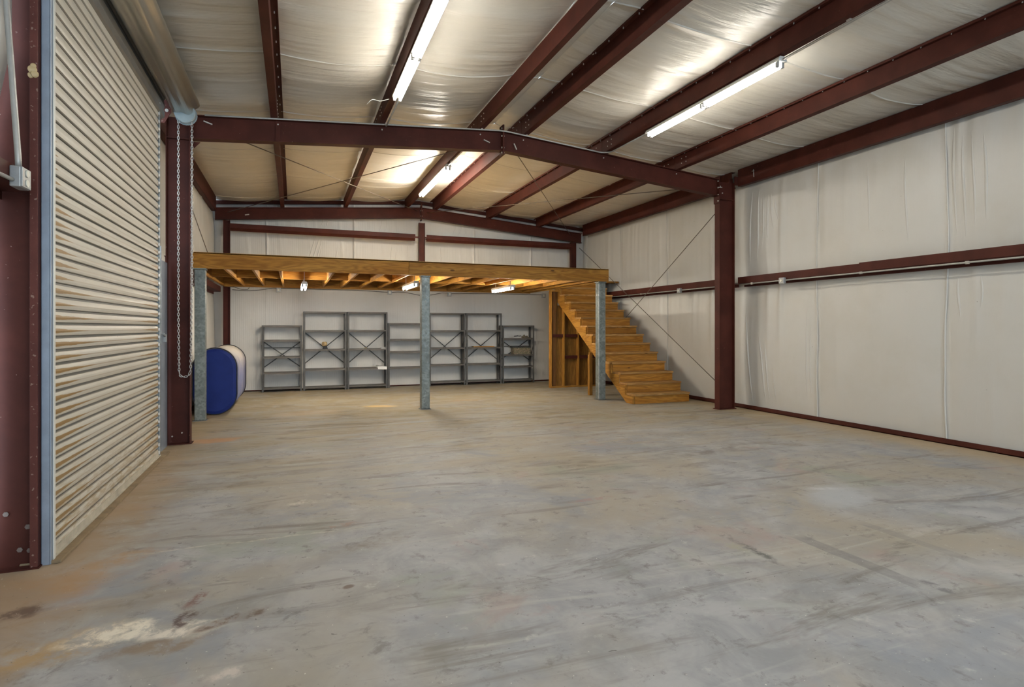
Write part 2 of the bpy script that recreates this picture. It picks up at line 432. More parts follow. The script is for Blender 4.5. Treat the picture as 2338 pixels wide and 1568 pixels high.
    blob(-.35, 5.2, .4, .14, .4, (.17,.15,.125), .5, .8, 1.6, t2)
    blob(1.9, 5.9, .5, .1, .1, (.17,.15,.13), .5, .8, 1.6, t3)
    ln = rng(nt, math_(nt, 'ABSOLUTE', math_(nt, 'ADD', math_(nt, 'SUBTRACT', sx.outputs[1], 4.32), math_(nt, 'MULTIPLY', n2, -.16))), .0, .02, .45, 0)
    ln = math_(nt, 'MULTIPLY', ln, rng(nt, sx.outputs[0], .9, .1, 0, 1))
    ln = math_(nt, 'MULTIPLY', ln, math_(nt, 'MULTIPLY', t2, rng(nt, sx.outputs[0], -1.2, -.75, 0, 1)))
    c = mix(nt, ln, c, (.50,.45,.38))
    spk = noise_(nt, p, 46, 2, .5)
    c = mix(nt, rng(nt, spk, .725, .745, 0, .8), c, (.075,.07,.065))
    c = mix(nt, rng(nt, noise_(nt, mapping(nt, p, (.6,1.2,1), loc=(2,2,5)), 15, 3, .5), .73, .75, 0, .75), c, (.08,.072,.066))
    spk2 = noise_(nt, mapping(nt, p, loc=(7,1,2)), 52, 2, .5)
    c = mix(nt, rng(nt, spk2, .745, .765, 0, .8), c, (.60,.58,.53))
    gn = nd(nt, 'ShaderNodeMix', data_type='RGBA', blend_type='MULTIPLY'); gn.inputs[0].default_value = 1; nt.links.new(c, gn.inputs[6]); gn.inputs[7].default_value = (1.28,1.27,1.26,1); c = gn.outputs[2]
    nt.links.new(c, b.inputs['Base Color'])
    nt.links.new(rng(nt, n2, .3, .7, .50, .72, False), b.inputs['Roughness'])
    b.inputs['Specular IOR Level'].default_value = .35
    bump(nt, b, n3, .10, .006)
    return m
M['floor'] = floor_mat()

def tank_blue():
    m, nt, b = newmat('blue_tank_paint'); p = geopos(nt)
    f = noise_(nt, p, 3., 4)
    nt.links.new(mix(nt, rng(nt, f, .3, .7), (.0095,.024,.165), (.012,.031,.205)), b.inputs['Base Color'])
    b.inputs['Roughness'].default_value = .5; b.inputs['Specular IOR Level'].default_value = .25
    return m
M['tank_blue'] = tank_blue()
def tank_shell():
    m, nt, b = newmat('faded_blue_tank_shell'); p = geopos(nt)
    v = mapping(nt, p, (1,3,.5))
    f = noise_(nt, v, 3.4, 6, .68, .6); sx = nd(nt, 'ShaderNodeSeparateXYZ'); nt.links.new(p, sx.inputs[0])
    top = rng(nt, math_(nt, 'ADD', sx.outputs[2], math_(nt, 'MULTIPLY', f, .7)), .95, 1.5, 0, 1)   # dust and primer lying on the upper half
    c = mix(nt, rng(nt, f, .38, .62), (.085,.105,.26), (.27,.27,.35))
    c = mix(nt, top, c, (.43,.38,.31))
    nt.links.new(c, b.inputs['Base Color']); b.inputs['Roughness'].default_value = .6
    return m
M['tank_shell'] = tank_shell()
def camo():
    m, nt, b = newmat('mottled_cardboard'); p = geopos(nt)
    f = noise_(nt, p, 26, 4, .6); g = noise_(nt, mapping(nt, p, loc=(3,1,2)), 30, 3, .6)
    c = mix(nt, rng(nt, f, .45, .55), (.20,.15,.095), (.115,.115,.06)); c = mix(nt, rng(nt, g, .52, .6), c, (.30,.23,.16))
    nt.links.new(c, b.inputs['Base Color']); b.inputs['Roughness'].default_value = .75
    return m
M['camo'] = camo()
def emit(name, col, s):
    m, nt, b = newmat(name)
    b.inputs['Base Color'].default_value = (.9,.9,.88,1)
    b.inputs['Emission Color'].default_value = (*col, 1); b.inputs['Emission Strength'].default_value = s
    return m
M['tube'] = emit('lit_fluorescent_tube', (1., .94, .84), 30.)
M['tube_far'] = emit('lit_far_bay_tube', (1., .94, .82), 105.)
M['tube_low'] = emit('lit_shop_light_tube', (1., .93, .81), 70.)

# ------------------------------------------------------------------ key dimensions (metres)
XR, XL, YB = 7.90, -1.75, 14.75        # liners of right, left and back wall
Y0 = -5.0                              # open front end of the building, behind the viewer
RIDGE = 3.06
def rt(x): return 4.58 - (.075 if x < RIDGE else .086)*abs(x-RIDGE)     # top of rafters, foot of purlins
PUR = .235                             # purlin depth
YM, YE = 8.42, 14.50                   # rafter lines
SEAMS = [-4.0, -2.2, -.45, 1.35, 3.2, 5.03, 6.90, 8.72, 10.52, 12.40, 14.2]

# ------------------------------------------------------------------ shell
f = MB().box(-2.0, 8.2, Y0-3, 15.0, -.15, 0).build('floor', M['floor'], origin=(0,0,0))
struct(f, 'worn grey concrete slab floor with tan and brown stains', 'floor')

def gauss(d, w): return math.exp(-(d/w)**2)
def N(x, y, z): return noise.noise(Vector((x, y, z)))
WSEAM = [14.56, 12.72, 10.75, 8.74, 6.79, 4.85, 2.9, 1.0, -.95, -2.9, -4.8]
def wall_bulge(y, z, seed, seams, zg=2.32):
    s = 0.
    dmin = 9
    for q in seams:
        w = q + .05*N(z*.55, q*3.1, seed) + .012*N(z*1.6, q*1.7, seed+4)
        dmin = min(dmin, abs(y-w))
        s += .030*gauss(y-w-.012, .016)*(.6+.4*N(z*1.3, q, seed+2))
    pil = .05*(1-math.exp(-dmin/.22))
    if z < zg: t = (z-.05)/(zg-.05)
    else: t = (z-zg)/(4.25-zg)
    t = min(max(t, 0), 1)
    s += pil*(1-abs(2*t-1)**3)
    up = .35+.65*(1-min(1, abs(z-zg)/1.2)) if z < zg else .5+.6*max(0, t-.2)
    s += .020*max(0, N(y*2.6, z*.25, seed+8)+.05)*up
    s += .010*N(y*9., z*.35, seed+12)*up
    s += .028*max(0, N(y*7.5, z*.30+y*.2, seed+21)-.28)*up*2
    return s
wrm = MB().grid(lambda u, v: (XR-wall_bulge(Y0+u*(YB-Y0), -.01+v*4.53, 1., WSEAM), Y0+u*(YB-Y0), -.01+v*4.53), 560, 36)
def wall_seam(mb, q, seed, fx, sgn, za, zb, r):
    vs = []; pts = []
    for j in range(40):
        z = za + (zb-za)*j/39
        y = q + .05*N(z*.55, q*3.1, seed) + .012*N(z*1.6, q*1.7, seed+4) + .012
        pts.append((fx(y, z), y, z))
    k = 6
    for p in pts:
        for t in range(k+1):
            a = PI*t/k
            vs.append((p[0]+sgn*(r*.75*math.sin(a)-.003), p[1]+r*math.cos(a), p[2]))
    mb.add(vs, [(i*(k+1)+t, i*(k+1)+t+1, (i+1)*(k+1)+t+1, (i+1)*(k+1)+t) for i in range(39) for t in range(k)], True)
for q in WSEAM:
    wall_seam(wrm, q, 1., lambda y, z: XR-wall_bulge(y, z, 1., WSEAM), -1, .03, 2.26, .012)
    wall_seam(wrm, q, 1., lambda y, z: XR-wall_bulge(y, z, 1., WSEAM), -1, 2.36, 4.3, .011)
LSEAM = [13.9, 12.0, 10.1, 8.2, 3.0, 1.1, -1.0, -3.0]
def left_x(y, z):
    x = XL + wall_bulge(y, z, 31., LSEAM)
    if y < 5: x += .085*gauss(y-4.33, .25)*min(1, max(0, (z-2.75)/.5))
    return x
wl = MB()
wl.grid(lambda u, v: (left_x(Y0+u*(4.37-Y0), -.01+v*4.45), Y0+u*(4.37-Y0), -.01+v*4.45), 200, 30)
wl.grid(lambda u, v: (left_x(7.70+u*(YB-7.70), -.01+v*4.45), 7.70+u*(YB-7.70), -.01+v*4.45), 200, 30)
wl.grid(lambda u, v: (XL+.03, 4.37+u*3.33, 4.05+v*.39), 8, 3)
wl = wl.build('wall_left', M['wall_liner'], origin=(0,0,0)); struct(wl, 'left wall of white vinyl insulation around the rolling door', 'wall')
BSEAM = [-.6, 1.4, 4.55, 6.2]
def back_y(x, z):
    s = 0.
    for q in BSEAM:
        w = q+.04*N(z*1.1, q*2, 55.)
        s += .022*gauss(x-w, .018)*(1 if z > 2.5 else .25)
    if z > 2.6:
        s += .022*max(0, N(x*3.3+z*.35, z*.4, 61.))+.030*max(0, N(x*8.5+z*.9, z*.35, 66.)-.22)
    return YB-s
def fold(mb, a, b, r, wall):            # a raised crease of the sheet between two points of a wall (u along the wall, z up)
    vs = []; k = 6; n_ = 16
    d = Vector((b[0]-a[0], b[1]-a[1])).normalized(); pn = Vector((-d.y, d.x))
    for i in range(n_+1):
        t = i/n_; rr = r*max(.05, math.sin(PI*min(max(t, .02), .98)))**.6
        c0 = (a[0]+(b[0]-a[0])*t + .012*math.sin(5*t+a[0]*9), a[1]+(b[1]-a[1])*t)
        for q in range(k+1):
            an = PI*q/k
            u_ = c0[0]+pn.x*rr*1.6*math.cos(an); z_ = c0[1]+pn.y*rr*1.6*math.cos(an)
            h = rr*math.sin(an)-.003
            if wall == 'B': vs.append((u_, back_y(u_, z_)-h, z_))
            else: vs.append((XR-wall_bulge(u_, z_, 1., WSEAM)-h, u_, z_))
    mb.add(vs, [(i*(k+1)+q, i*(k+1)+q+1, (i+1)*(k+1)+q+1, (i+1)*(k+1)+q) for i in range(n_) for q in range(k)], True)
wbm = MB()
for q in BSEAM:
    fold(wbm, (q, 2.5), (q+.01, 4.6), .016, 'B')
for (x0, z0, x1, z1, r) in ((.25,2.70,.52,3.82,.011),(.34,2.70,.60,3.80,.012),(.43,2.72,.66,3.78,.010),(.52,2.74,.64,3.6,.008),(.98,2.72,1.00,3.5,.012),
        (2.30,2.7,2.36,3.7,.010),(2.42,2.72,2.46,3.6,.008),(.62,3.95,.70,4.30,.008),(.72,3.95,.84,4.28,.009),(2.05,3.95,2.12,4.4,.009),(2.18,3.95,2.26,4.42,.008),
        (3.72,2.72,3.60,3.72,.012),(4.02,2.72,3.96,3.3,.010),(3.95,3.92,4.08,4.36,.011),(4.10,3.92,4.24,4.35,.011),(4.26,3.92,4.36,4.30,.009)):
    fold(wbm, (x0, z0), (x1, z1), r, 'B')
wb = wbm.grid(lambda u, v: (-1.78+u*9.7, back_y(-1.78+u*9.7, -.01+v*4.88), -.01+v*4.88), 420, 60)
wb = wb.build('wall_back', M['back_liner'], origin=(0,0,0)); struct(wb, 'back wall of white ribbed vinyl behind shelves and platform', 'wall')

for (y0, z0, y1, z1, r) in ((8.25,2.60,8.18,4.05,.014),(8.06,2.75,8.00,4.0,.016),(7.92,2.9,7.90,3.95,.013),(7.78,3.05,7.82,3.9,.014),(7.66,3.2,7.74,3.9,.012),(7.55,3.3,7.66,3.8,.010),
        (8.20,.10,8.34,1.9,.014),(7.86,.12,8.02,1.4,.012),(7.76,.12,7.90,1.3,.011),(7.62,.12,7.70,.9,.009),(6.98,.15,7.02,2.0,.008),(6.92,.15,6.94,1.8,.008),
        (5.9,2.8,5.92,4.0,.009),(5.35,2.6,5.37,3.9,.010),(4.75,2.7,4.78,4.1,.014),(4.64,2.6,4.66,4.0,.012),(4.52,2.7,4.55,4.0,.010),(4.38,2.8,4.42,3.9,.012),
        (4.7,1.6,4.72,2.2,.010),(4.45,1.7,4.46,2.2,.009),(9.0,2.6,8.95,3.9,.010),(9.25,2.6,9.2,3.7,.009),(12.4,2.6,12.42,3.9,.009),(11.9,2.7,11.9,3.8,.008)):
    fold(wrm, (y0, z0), (y1, z1), r, 'R')
wr = wrm.build('wall_right', M['wall_liner'], origin=(0,0,0)); struct(wr, 'right wall of white quilted vinyl insulation with vertical seams', 'wall')

# roof liner sagging between the purlins
PX = [-1.70, -.21, 1.17, 2.66, 3.40, 4.86, 6.34, 7.72]
roof = MB()
ROOF_P = []
ny = 700
def roof_panel(x0, x1, k, ridge=False):
    def P(u, v):
        y = Y0 + u*(YB+.02-Y0); x = x0 + v*(x1-x0)
        z = rt(x) + PUR + .015
        e = 4*v*(1-v)
        sag = .060*e if (x1-x0) > 1 else .02*e
        mod = 0.
        for q in SEAMS:
            w = q + .05*(v-.5)*math.sin(q*7+k*2) + .015*N(x*2.5, q, 5.) - .10*e*math.sin(q*3+k*1.3)*.5
            mod += .012*gauss(y-w, .05) - .016*gauss(y-w-.10, .09)
        wr_ = .018*N(x*.5+k*3, y*2.2, 9.) + .010*N(x*.6+k*3, y*7., 13.) + .006*max(0, N(x*.7+k*5, y*15., 17.))*2
        return (x, y, z - sag - mod*min(1, 6*v*(1-v)+.35) - wr_*min(1, 5*e))
    roof.grid(P, ny, 14)
    def mk(q):
        def w(v):
            x = x0 + v*(x1-x0); e = 4*v*(1-v)
            return q + .05*(v-.5)*math.sin(q*7+k*2) + .015*N(x*2.5, q, 5.) - .10*e*math.sin(q*3+k*1.3)*.5
        return w
    ROOF_P.append((P, [mk(q) for q in SEAMS]))
for i in range(7):
    if i == 3:
        roof_panel(PX[3], RIDGE, 3); roof_panel(RIDGE, PX[4], 3.5)
    else: roof_panel(PX[i], PX[i+1], i)
roof_panel(7.72, 7.95, 8)
def seam_ribbon(pts, nrm, r, mb):          # taped tab standing a little proud of the sheet
    pts = [Vector(p) for p in pts]; nrm = Vector(nrm)
    vs = []; k = 6
    for i, p in enumerate(pts):
        t = (pts[min(i+1,len(pts)-1)]-pts[max(i-1,0)]).normalized(); b_ = t.cross(nrm).normalized()
        for q in range(k+1):
            a = PI*q/k
            vs.append(p + b_*(r*math.cos(a)) + nrm*(r*1.0*math.sin(a)) - nrm*.004)
    mb.add(vs, [(i*(k+1)+q, i*(k+1)+q+1, (i+1)*(k+1)+q+1, (i+1)*(k+1)+q) for i in range(len(pts)-1) for q in range(k)], True)
for (P, seams_w) in ROOF_P:
    for w_ in seams_w:
        pts = []
        for j in range(25):
            v = j/24
            yy = w_(v)
            if yy is None: continue
            pts.append(P((yy-Y0)/(YB+.02-Y0), v))
        seam_ribbon(pts, (0,0,-1), .013, roof)
rf = roof.build('ceiling', M['roof_liner'], origin=(0,0,0)); struct(rf, 'sloping roof of white vinyl insulation sagging between the purlins', 'ceiling')

bb = MB().box(7.83, 7.90, Y0, 14.69, 0, .012).box(7.83, 7.838, Y0, 14.69, 0, .075)
struct(bb.build('baseboard_right', M['red']), 'dark red steel base angle along the right wall', 'baseboard')
struct(MB().box(-1.7, 7.8, 14.70, 14.706, 0, .03).box(-1.7, 7.8, 14.70, 14.74, 0, .01).build('baseboard_back', M['red']), 'dark red steel base angle along the back wall', 'baseboard')
struct(MB().box(-1.72, -1.712, 8.5, 14.66, 0, .07).build('baseboard_left', M['red']), 'dark red steel base angle at the left wall beyond the column', 'baseboard')
for nm, a, b_, lb in (('trim_1', -1.72, RIDGE, 'left'), ('trim_2', RIDGE, 7.86, 'right')):
    lo = [(a, 14.66, rt(a)+.12), (b_, 14.66, rt(b_)+.12), (b_, 14.72, rt(b_)+.12), (a, 14.72, rt(a)+.12)]
    hi = [(p[0], p[1], p[2]+.085) for p in lo]
    struct(MB().hexa(lo, hi).build(nm, M['red']), 'dark red rake angle under the roof at the back wall, %s slope' % lb, 'trim')

# ------------------------------------------------------------------ frames
def slab_x(mb, xa, za, xb, zb, h, y0, y1):          # a sloped plate between two x stations; za, zb = its lower edge
    lo = [(xa,y0,za),(xb,y0,zb),(xb,y1,zb),(xa,y1,za)]
    return mb.hexa(lo, [(p[0],p[1],p[2]+h) for p in lo])
def bolt_ring(mb, p, n, r=.014, h=.012):
    p = Vector(p); n = Vector(n).normalized()
    return mb.tube([p, p+n*h], r, 6)
def rafter(xa, xb, y, d, label, fw=.065):
    t = thing('rafter', label, 'rafter', ((xa+xb)/2, y, min(rt(xa), rt(xb))-d), 'gable rafters')
    slab_x(MB(), xa, rt(xa)-d+.01, xb, rt(xb)-d+.01, d-.02, y-.004, y+.004).build('web', M['red'], t)
    slab_x(MB(), xa, rt(xa)-.012, xb, rt(xb)-.012, .012, y-fw, y+fw).build('top_flange', M['red'], t)
    slab_x(MB(), xa, rt(xa)-d, xb, rt(xb)-d, .012, y-fw, y+fw).build('bottom_flange', M['red'], t)
    return t
DM = .31
rl = rafter(-1.234, RIDGE-.012, YM, DM, 'left half of the middle rafter, from door column to ridge')
rr = rafter(RIDGE+.012, 7.254, YM, DM, 'right half of the middle rafter, from ridge down to wall column')
bl = rafter(-1.67, RIDGE-.012, YE, .27, 'left half of the far rafter against the back wall')
br = rafter(RIDGE+.012, 7.68, YE, .27, 'right half of the far rafter against the back wall')
for t, s, y, d in ((rl, -1, YM, DM), (rr, 1, YM, DM), (bl, -1, YE, .27), (br, 1, YE, .27)):
    x = RIDGE + s*.006
    MB().box(x-.006, x+.006, y-.08, y+.08, 4.58-d-.06, 4.58+.09).build('end_plate', M['red'], t)
    for zz in (4.58-d-.03, 4.58-d+.05, 4.50, 4.62):
        bolt_ring(MB(), (x+s*.006, y-.045, zz), (s,0,0)).build('bolt', M['screw'], t)
MB().box(-.232, -.165, YM-.016, YM-.005, rt(-.2)-DM+.012, rt(-.2)-.012).build('stiffener', M['red'], rl)
for x in (-.2, 1.2, 2.7): bolt_ring(MB(), (x, YM-.005, rt(x)-.06), (0,-1,0), .011).build('bolt', M['screw'], rl)
for x in (3.42, 4.88, 6.36): bolt_ring(MB(), (x, YM-.005, rt(x)-.06), (0,-1,0), .011).build('bolt', M['screw'], rr)
for (x, z) in ((-1.1, 4.20), (2.75, 4.41)): MB().bar((x, YM-.03, z), (x+.10, YM-.02, z-.03), .018, .014).build('rod_end', M['screw'], rl)
for (x, z) in ((3.25, 4.41),): MB().bar((x, YM-.03, z), (x+.05, YM-.02, z-.09), .018, .014).build('rod_end', M['screw'], rr)
for (x, z) in ((-1.05, 4.10),): MB().bar((x, YE-.03, z), (x+.09, YE-.03, z+.02), .018, .02).build('rod_end', M['screw'], bl)

def column(x0, x1, y, z1, label, fw=.065, name='steel_column', web_mat='red', inner=None, group='steel frame columns'):
    t = thing(name, label, 'column', ((x0+x1)/2, y, 0), group, 'thing')
    MB().box(x0+.01, x1-.01, y-.004, y+.004, .012, z1).build('web', M[web_mat], t)
    MB().box(x0, x0+.01, y-fw, y+fw, .012, z1).build('flange', M['red'], t)
    MB().box(x1-.01, x1, y-fw, y+fw, .012, z1).build('flange', M['red'], t)
    MB().box(x0-.02, x1+.02, y-fw-.02, y+fw+.02, 0, .012).build('base_plate', M['red'], t)
    return t
cl = column(-1.525, -1.25, YM, 4.215, 'dark red column between the rolling door and the wooden platform')
cr = column(7.27, 7.62, YM, 4.185, 'dark red column standing against the right wall')
MB().box(-1.515, -1.26, YM-.06, YM-.004, 3.93, 3.942).build('stiffener', M['red'], cl)
MB().box(7.28, 7.61, YM-.06, YM-.004, 3.85, 3.862).build('stiffener', M['red'], cr)
MB().box(7.255, 7.27, YM-.075, YM+.075, 3.78, 4.27).build('end_plate', M['red'], cr)
MB().box(-1.25, -1.235, YM-.075, YM+.075, 3.84, 4.26).build('end_plate', M['red'], cl)
for q in (0, .11, .24, .36): bolt_ring(MB(), (7.255, YM-.05, 3.82+q), (-1,0,0)).build('bolt', M['screw'], cr)
for (xx, zz) in ((7.33, 4.10), (7.38, 3.98)): bolt_ring(MB(), (xx, YM-.005, zz), (0,-1,0), .012).build('bolt', M['screw'], cr)
MB().bar((7.22, YM-.07, 4.06), (7.32, YM-.07, 4.065), .016, .014).build('rod_end', M['screw'], cr)
for (xx, zz) in ((-1.46, .10), (-1.35, .14)): bolt_ring(MB(), (xx, YM-.005, zz), (0,-1,0), .010).build('bolt', M['screw'], cl)
# haunch gusset beside the door column
MB().prism([(-1.25,3.80),(-1.14,3.925),(-1.25,3.925)], 'Y', YM-.006, YM+.006).build('gusset', M['red'], cl)
e1 = column(-1.50, -1.36, 14.50, rt(-1.43)-.285, 'dark red end column in the back left corner behind the blue tank', .05)
e2 = column(3.00, 3.15, 14.50, 4.19, 'dark red end column above the platform under the ridge', .05)
e3 = column(7.34, 7.50, 14.50, rt(7.4)-.285, 'dark red end column in the back right corner above the stairs', .05)
for o in list(e2.children):      # this one stands on the platform deck
    for v in o.data.vertices: v.co.z = max(v.co.z, 2.715) if v.co.z > .02 else v.co.z + 2.712
e2.location.z = 0
# door jamb column close to the viewer
jt = thing('door_jamb', 'worn dark red steel jamb at the near side of the rolling door', 'jamb', (-1.62, 4.43, 0), None, 'thing')
MB().box(-1.80, -1.495, 4.43, 4.438, .01, 4.30).build('web', M['red'], jt)
MB().box(-1.497, -1.489, 4.375, 4.438, .01, 4.30).build('flange', M['red'], jt)
MB().box(-1.530, -1.489, 4.367, 4.375, .01, 4.30).build('lip', M['red_worn'], jt, .003)
MB().box(-1.80, -1.48, 4.36, 4.45, 0, .01).build('base_plate', M['red'], jt)
for (xx, zz) in ((-1.56, .25), (-1.60, .11), (-1.55, .10), (-1.67, .34)): bolt_ring(MB(), (xx, 4.43, zz), (0,-1,0), .016, .005).build('bolt', M['rusty'], jt)

nest = MB()
for (dx, z, r) in ((0, 3.10, .022), (.012, 3.075, .018), (-.010, 3.065, .014), (.004, 3.125, .014)):
    nest.grid(lambda u, v: (-1.512+dx+r*math.sin(PI*v)*math.cos(2*PI*u), 4.367-abs(r*.9*math.sin(PI*v)*math.sin(PI*u)), z+r*1.2*math.cos(PI*v)+.003*N(u*5,v*5,z*9)), 12, 8)
tag(nest.build('mud_nest', M['tan']), 'small tan mud nest stuck high on the edge of the near door jamb', 'nest')

# ------------------------------------------------------------------ purlins
screw_mesh = None
def zpurlin(i, x, bot, top, ya, yb, label, screws=0):
    # bot / top: side (+1 right, -1 left, 0 none) to which the flanges turn; leans with the roof slope
    z0 = rt(x)+.008; z1 = z0 + PUR-.008; w = .078; sl = -.08 if x > RIDGE else .08
    t = thing('purlin', label, 'purlin', (x, (ya+yb)/2, z0), 'dark red roof purlins')
    th = .007
    m = MB().box(x-th/2, x+th/2, ya, yb, z0, z1)
    if bot:
        xa, xb = (x, x+bot*w)
        dz = sl*bot*w
        lo = [(xa,ya,z0),(xb,ya,z0+dz),(xb,yb,z0+dz),(xa,yb,z0)]
        if bot < 0: lo = [lo[1], lo[0], lo[3], lo[2]]
        m.hexa(lo, [(p[0],p[1],p[2]+th) for p in lo])
        xe = x+bot*w
        m.box(xe-th/2, xe+th/2, ya, yb, z0+dz, z0+dz+.022)
    if top:
        xa, xb = (x, x+top*w*.85)
        dz = sl*top*w*.85
        lo = [(xa,ya,z1-th),(xb,ya,z1-th+dz),(xb,yb,z1-th+dz),(xa,yb,z1-th)]
        if top < 0: lo = [lo[1], lo[0], lo[3], lo[2]]
        m.hexa(lo, [(p[0],p[1],p[2]+th) for p in lo])
        xe = x+top*w*.85
        m.box(xe-th/2, xe+th/2, ya, yb, z1-th+dz-.022, z1-th+dz)
    m.build('profile', M['red'] if i != 6 else M['red_warm'], t)
    global screw_mesh
    if screws:
        if screw_mesh is None:
            s0 = MB().tube([(0,0,0),(0,0,-.020)], .0065, 6)
            me = bpy.data.meshes.new('screw'); me.from_pydata(s0.v, [], s0.f); me.materials.append(M['screw']); screw_mesh = me
        n = 0; y = ya+.3
        while y < yb and n < screws:
            if y > 3.2:
                o = bpy.data.objects.new('screw', screw_mesh); C.objects.link(o); o.parent = t
                xs = x + top*w*.45; zs = z1-.007+sl*top*w*.45
                o.location = Vector((xs, y, zs)) - Vector(t.location); n += 1
            y += .305
    # lap bolts beside the middle rafter
    side = -1 if bot > 0 else 1
    yy = YM-.25 if yb < 9 else YM+.25
    for q in (-.06, .06):
        for zz in (.07, .15):
            bolt_ring(MB(), (x+side*th/2, yy+q, z0+zz), (side,0,0), .009, .008).build('bolt', M['screw'], t)
    return t
M['red_warm'] = M['red']
PUR_L = ['first dark red purlin right of the door roll', 'second dark red purlin from the door, carrying the left strip light',
         'dark red purlin just left of the roof ridge', 'dark red purlin just right of the roof ridge',
         'dark red purlin carrying the right strip light', 'dark red purlin between the right strip light and right wall']
PUR_L2 = ['first dark red purlin from the left wall', 'second dark red purlin from the left wall, no lamp on it',
          'dark red purlin beside the ridge carrying the far strip light', 'purlin right of the ridge lit orange by the strip light',
          'third dark red purlin from the right wall', 'second dark red purlin from the right wall']
spec = [(1,-.21,-1,1,30), (2,1.155,1,0,0), (3,2.665,1,0,0), (4,3.395,1,-1,30), (5,4.86,1,-1,30), (6,6.34,1,-1,30)]
for (i, x, b_, t_, sc), l1, l2 in zip(spec, PUR_L, PUR_L2):
    zpurlin(i, x, b_, t_, Y0, YM-.003, l1 + ', near bay', sc)
    zpurlin(0, x, b_, t_, YM+.003, 14.64, l2 + ', far bay', 14 if i in (4, 5) else 0)
def eave(x, s, ya, yb, z0, label):
    t = thing('eave_strut', label, 'eave strut', (x, (ya+yb)/2, z0), 'eave struts')
    z1 = rt(x)+PUR
    m = MB().box(x-.004, x+.004, ya, yb, z0, z1)
    m.box(x, x+s*.085, ya, yb, z0, z0+.008).box(x, x+s*.085, ya, yb, z1-.008, z1)
    m.box(x+s*.081, x+s*.089, ya, yb, z0, z0+.03)
    m.build('profile', M['red'], t)
    yk = yb if yb < 9 else ya
    MB().box(x-s*.075, x+s*.008, yk-(0 if yb < 9 else .014), yk+(.014 if yb < 9 else 0), z0+.02, z0+.18).build('clip', M['red'], t)
    return t
es = eave(7.68, 1, Y0, YM-.08, 4.11, 'dark red eave strut along the top of the right wall, near bay')
MB().tube([(7.67, 7.95, 4.33), (7.67, 7.94, 4.19)], .006, 6).tube([(7.66,7.925,4.30),(7.66,7.975,4.30)], .006, 6).build('rod_end', M['screw'], es)
eave(7.68, 1, YM+.08, 14.4, 4.11, 'dark red eave strut along the top of the right wall, far bay')
eave(-1.64, -1, YM+.08, 14.4, 4.13, 'dark red eave strut along the top of the left wall over the platform')
# ------------------------------------------------------------------ girts
def girt(ya, yb, x_in, x_out, zw, label, hi=.115):
    t = thing('girt', label, 'girt', ((x_in+x_out)/2, (ya+yb)/2, zw-.07), 'wall girts')
    s = 1 if x_out > x_in else -1
    MB().box(x_in-.004, x_in+.004, ya, yb, zw, zw+hi).box(x_in, x_in+s*.018, ya, yb, zw+hi-.006, zw+hi).build('inner_flange', M['red_warm'] if s > 0 or ya < 0 else M['red'], t)
    MB().box(x_in, x_out, ya, yb, zw-.007, zw).build('web', M['red'], t)
    MB().box(x_out-s*.05, x_out-s*.058, ya, yb, zw-.06, zw-.007).build('outer_flange', M['red'], t)
    return t
g1 = girt(Y0, YM-.07, 7.69, 7.895, 2.318, 'dark red wall girt along the right wall from frame edge to column')
MB().box(7.676, 7.686, Y0, 5.92, 2.322, 2.445).build('lap_section', M['red_warm'], g1)
girt(YM+.07, 14.45, 7.69, 7.895, 2.318, 'dark red wall girt on the right wall behind the stairs')
girt(YM+.07, 14.42, -1.55, -1.745, 2.318, 'dark red wall girt on the left wall under the platform')
g4 = girt(Y0, 4.425, -1.53, -1.745, 2.352, 'short red wall girt meeting the near door jamb behind the socket box', .10)
for (xa, xb, lb) in ((-1.358, 2.90, 'long dark red girt on the back wall above the platform, left of ridge column'),
                     (3.19, 7.338, 'long dark red girt on the back wall above the platform, right of ridge column')):
    t = thing('girt', lb, 'girt', ((xa+xb)/2, 14.5, 3.72), 'back wall girts')
    MB().box(xa, xb, 14.44, 14.448, 3.79, 3.885).box(xa, xb, 14.44, 14.46, 3.879, 3.885).build('inner_flange', M['red'], t)
    MB().box(xa, xb, 14.44, 14.66, 3.783, 3.79).build('web', M['red'], t)
    MB().prism([(14.448,3.79),(14.452,3.79),(14.50,3.725),(14.495,3.72)], 'X', xa, xb).build('outer_flange', M['red'], t)
    MB().box(xb-.045 if xa < 0 else xa-.038, xb+.098 if xa < 0 else xa+.04, 14.45, 14.458, 3.79, 3.83).build('clip', M['red'], t)

# ------------------------------------------------------------------ bracing rods
def rod(a, b, label, r=.0075):
    o = MB().tube([a, b], r, 6).build('brace_rod', M['rod'])
    return tag(o, label, 'brace rod', 'diagonal brace rods')
rod((-1.1,8.5,rt(-1.1)-.10), (2.95,14.42,rt(2.95)-.10), 'thin steel brace rod under the left roof slope, falling toward the ridge')
rod((2.95,8.5,rt(2.95)-.115), (-1.4,14.42,rt(-1.4)-.115), 'thin steel brace rod under the left roof slope, rising toward the ridge')
rod((3.2,8.5,rt(3.2)-.10), (7.3,14.42,rt(7.3)-.10), 'thin steel brace rod under the right roof slope, running to the far corner')
rod((7.2,8.5,rt(7.2)-.115), (3.2,14.42,rt(3.2)-.115), 'thin steel brace rod under the right roof slope, running to the far ridge')
rod((7.61,8.52,3.92), (7.61,14.38,.30), 'thin steel brace rod on the right wall, top at the column')
rod((7.575,14.40,3.76), (7.575,8.52,.30), 'thin steel brace rod on the right wall, foot at the column')
rod((-1.56,8.6,4.0), (-1.56,13.2,2.75), 'thin steel brace rod on the left wall above the platform')

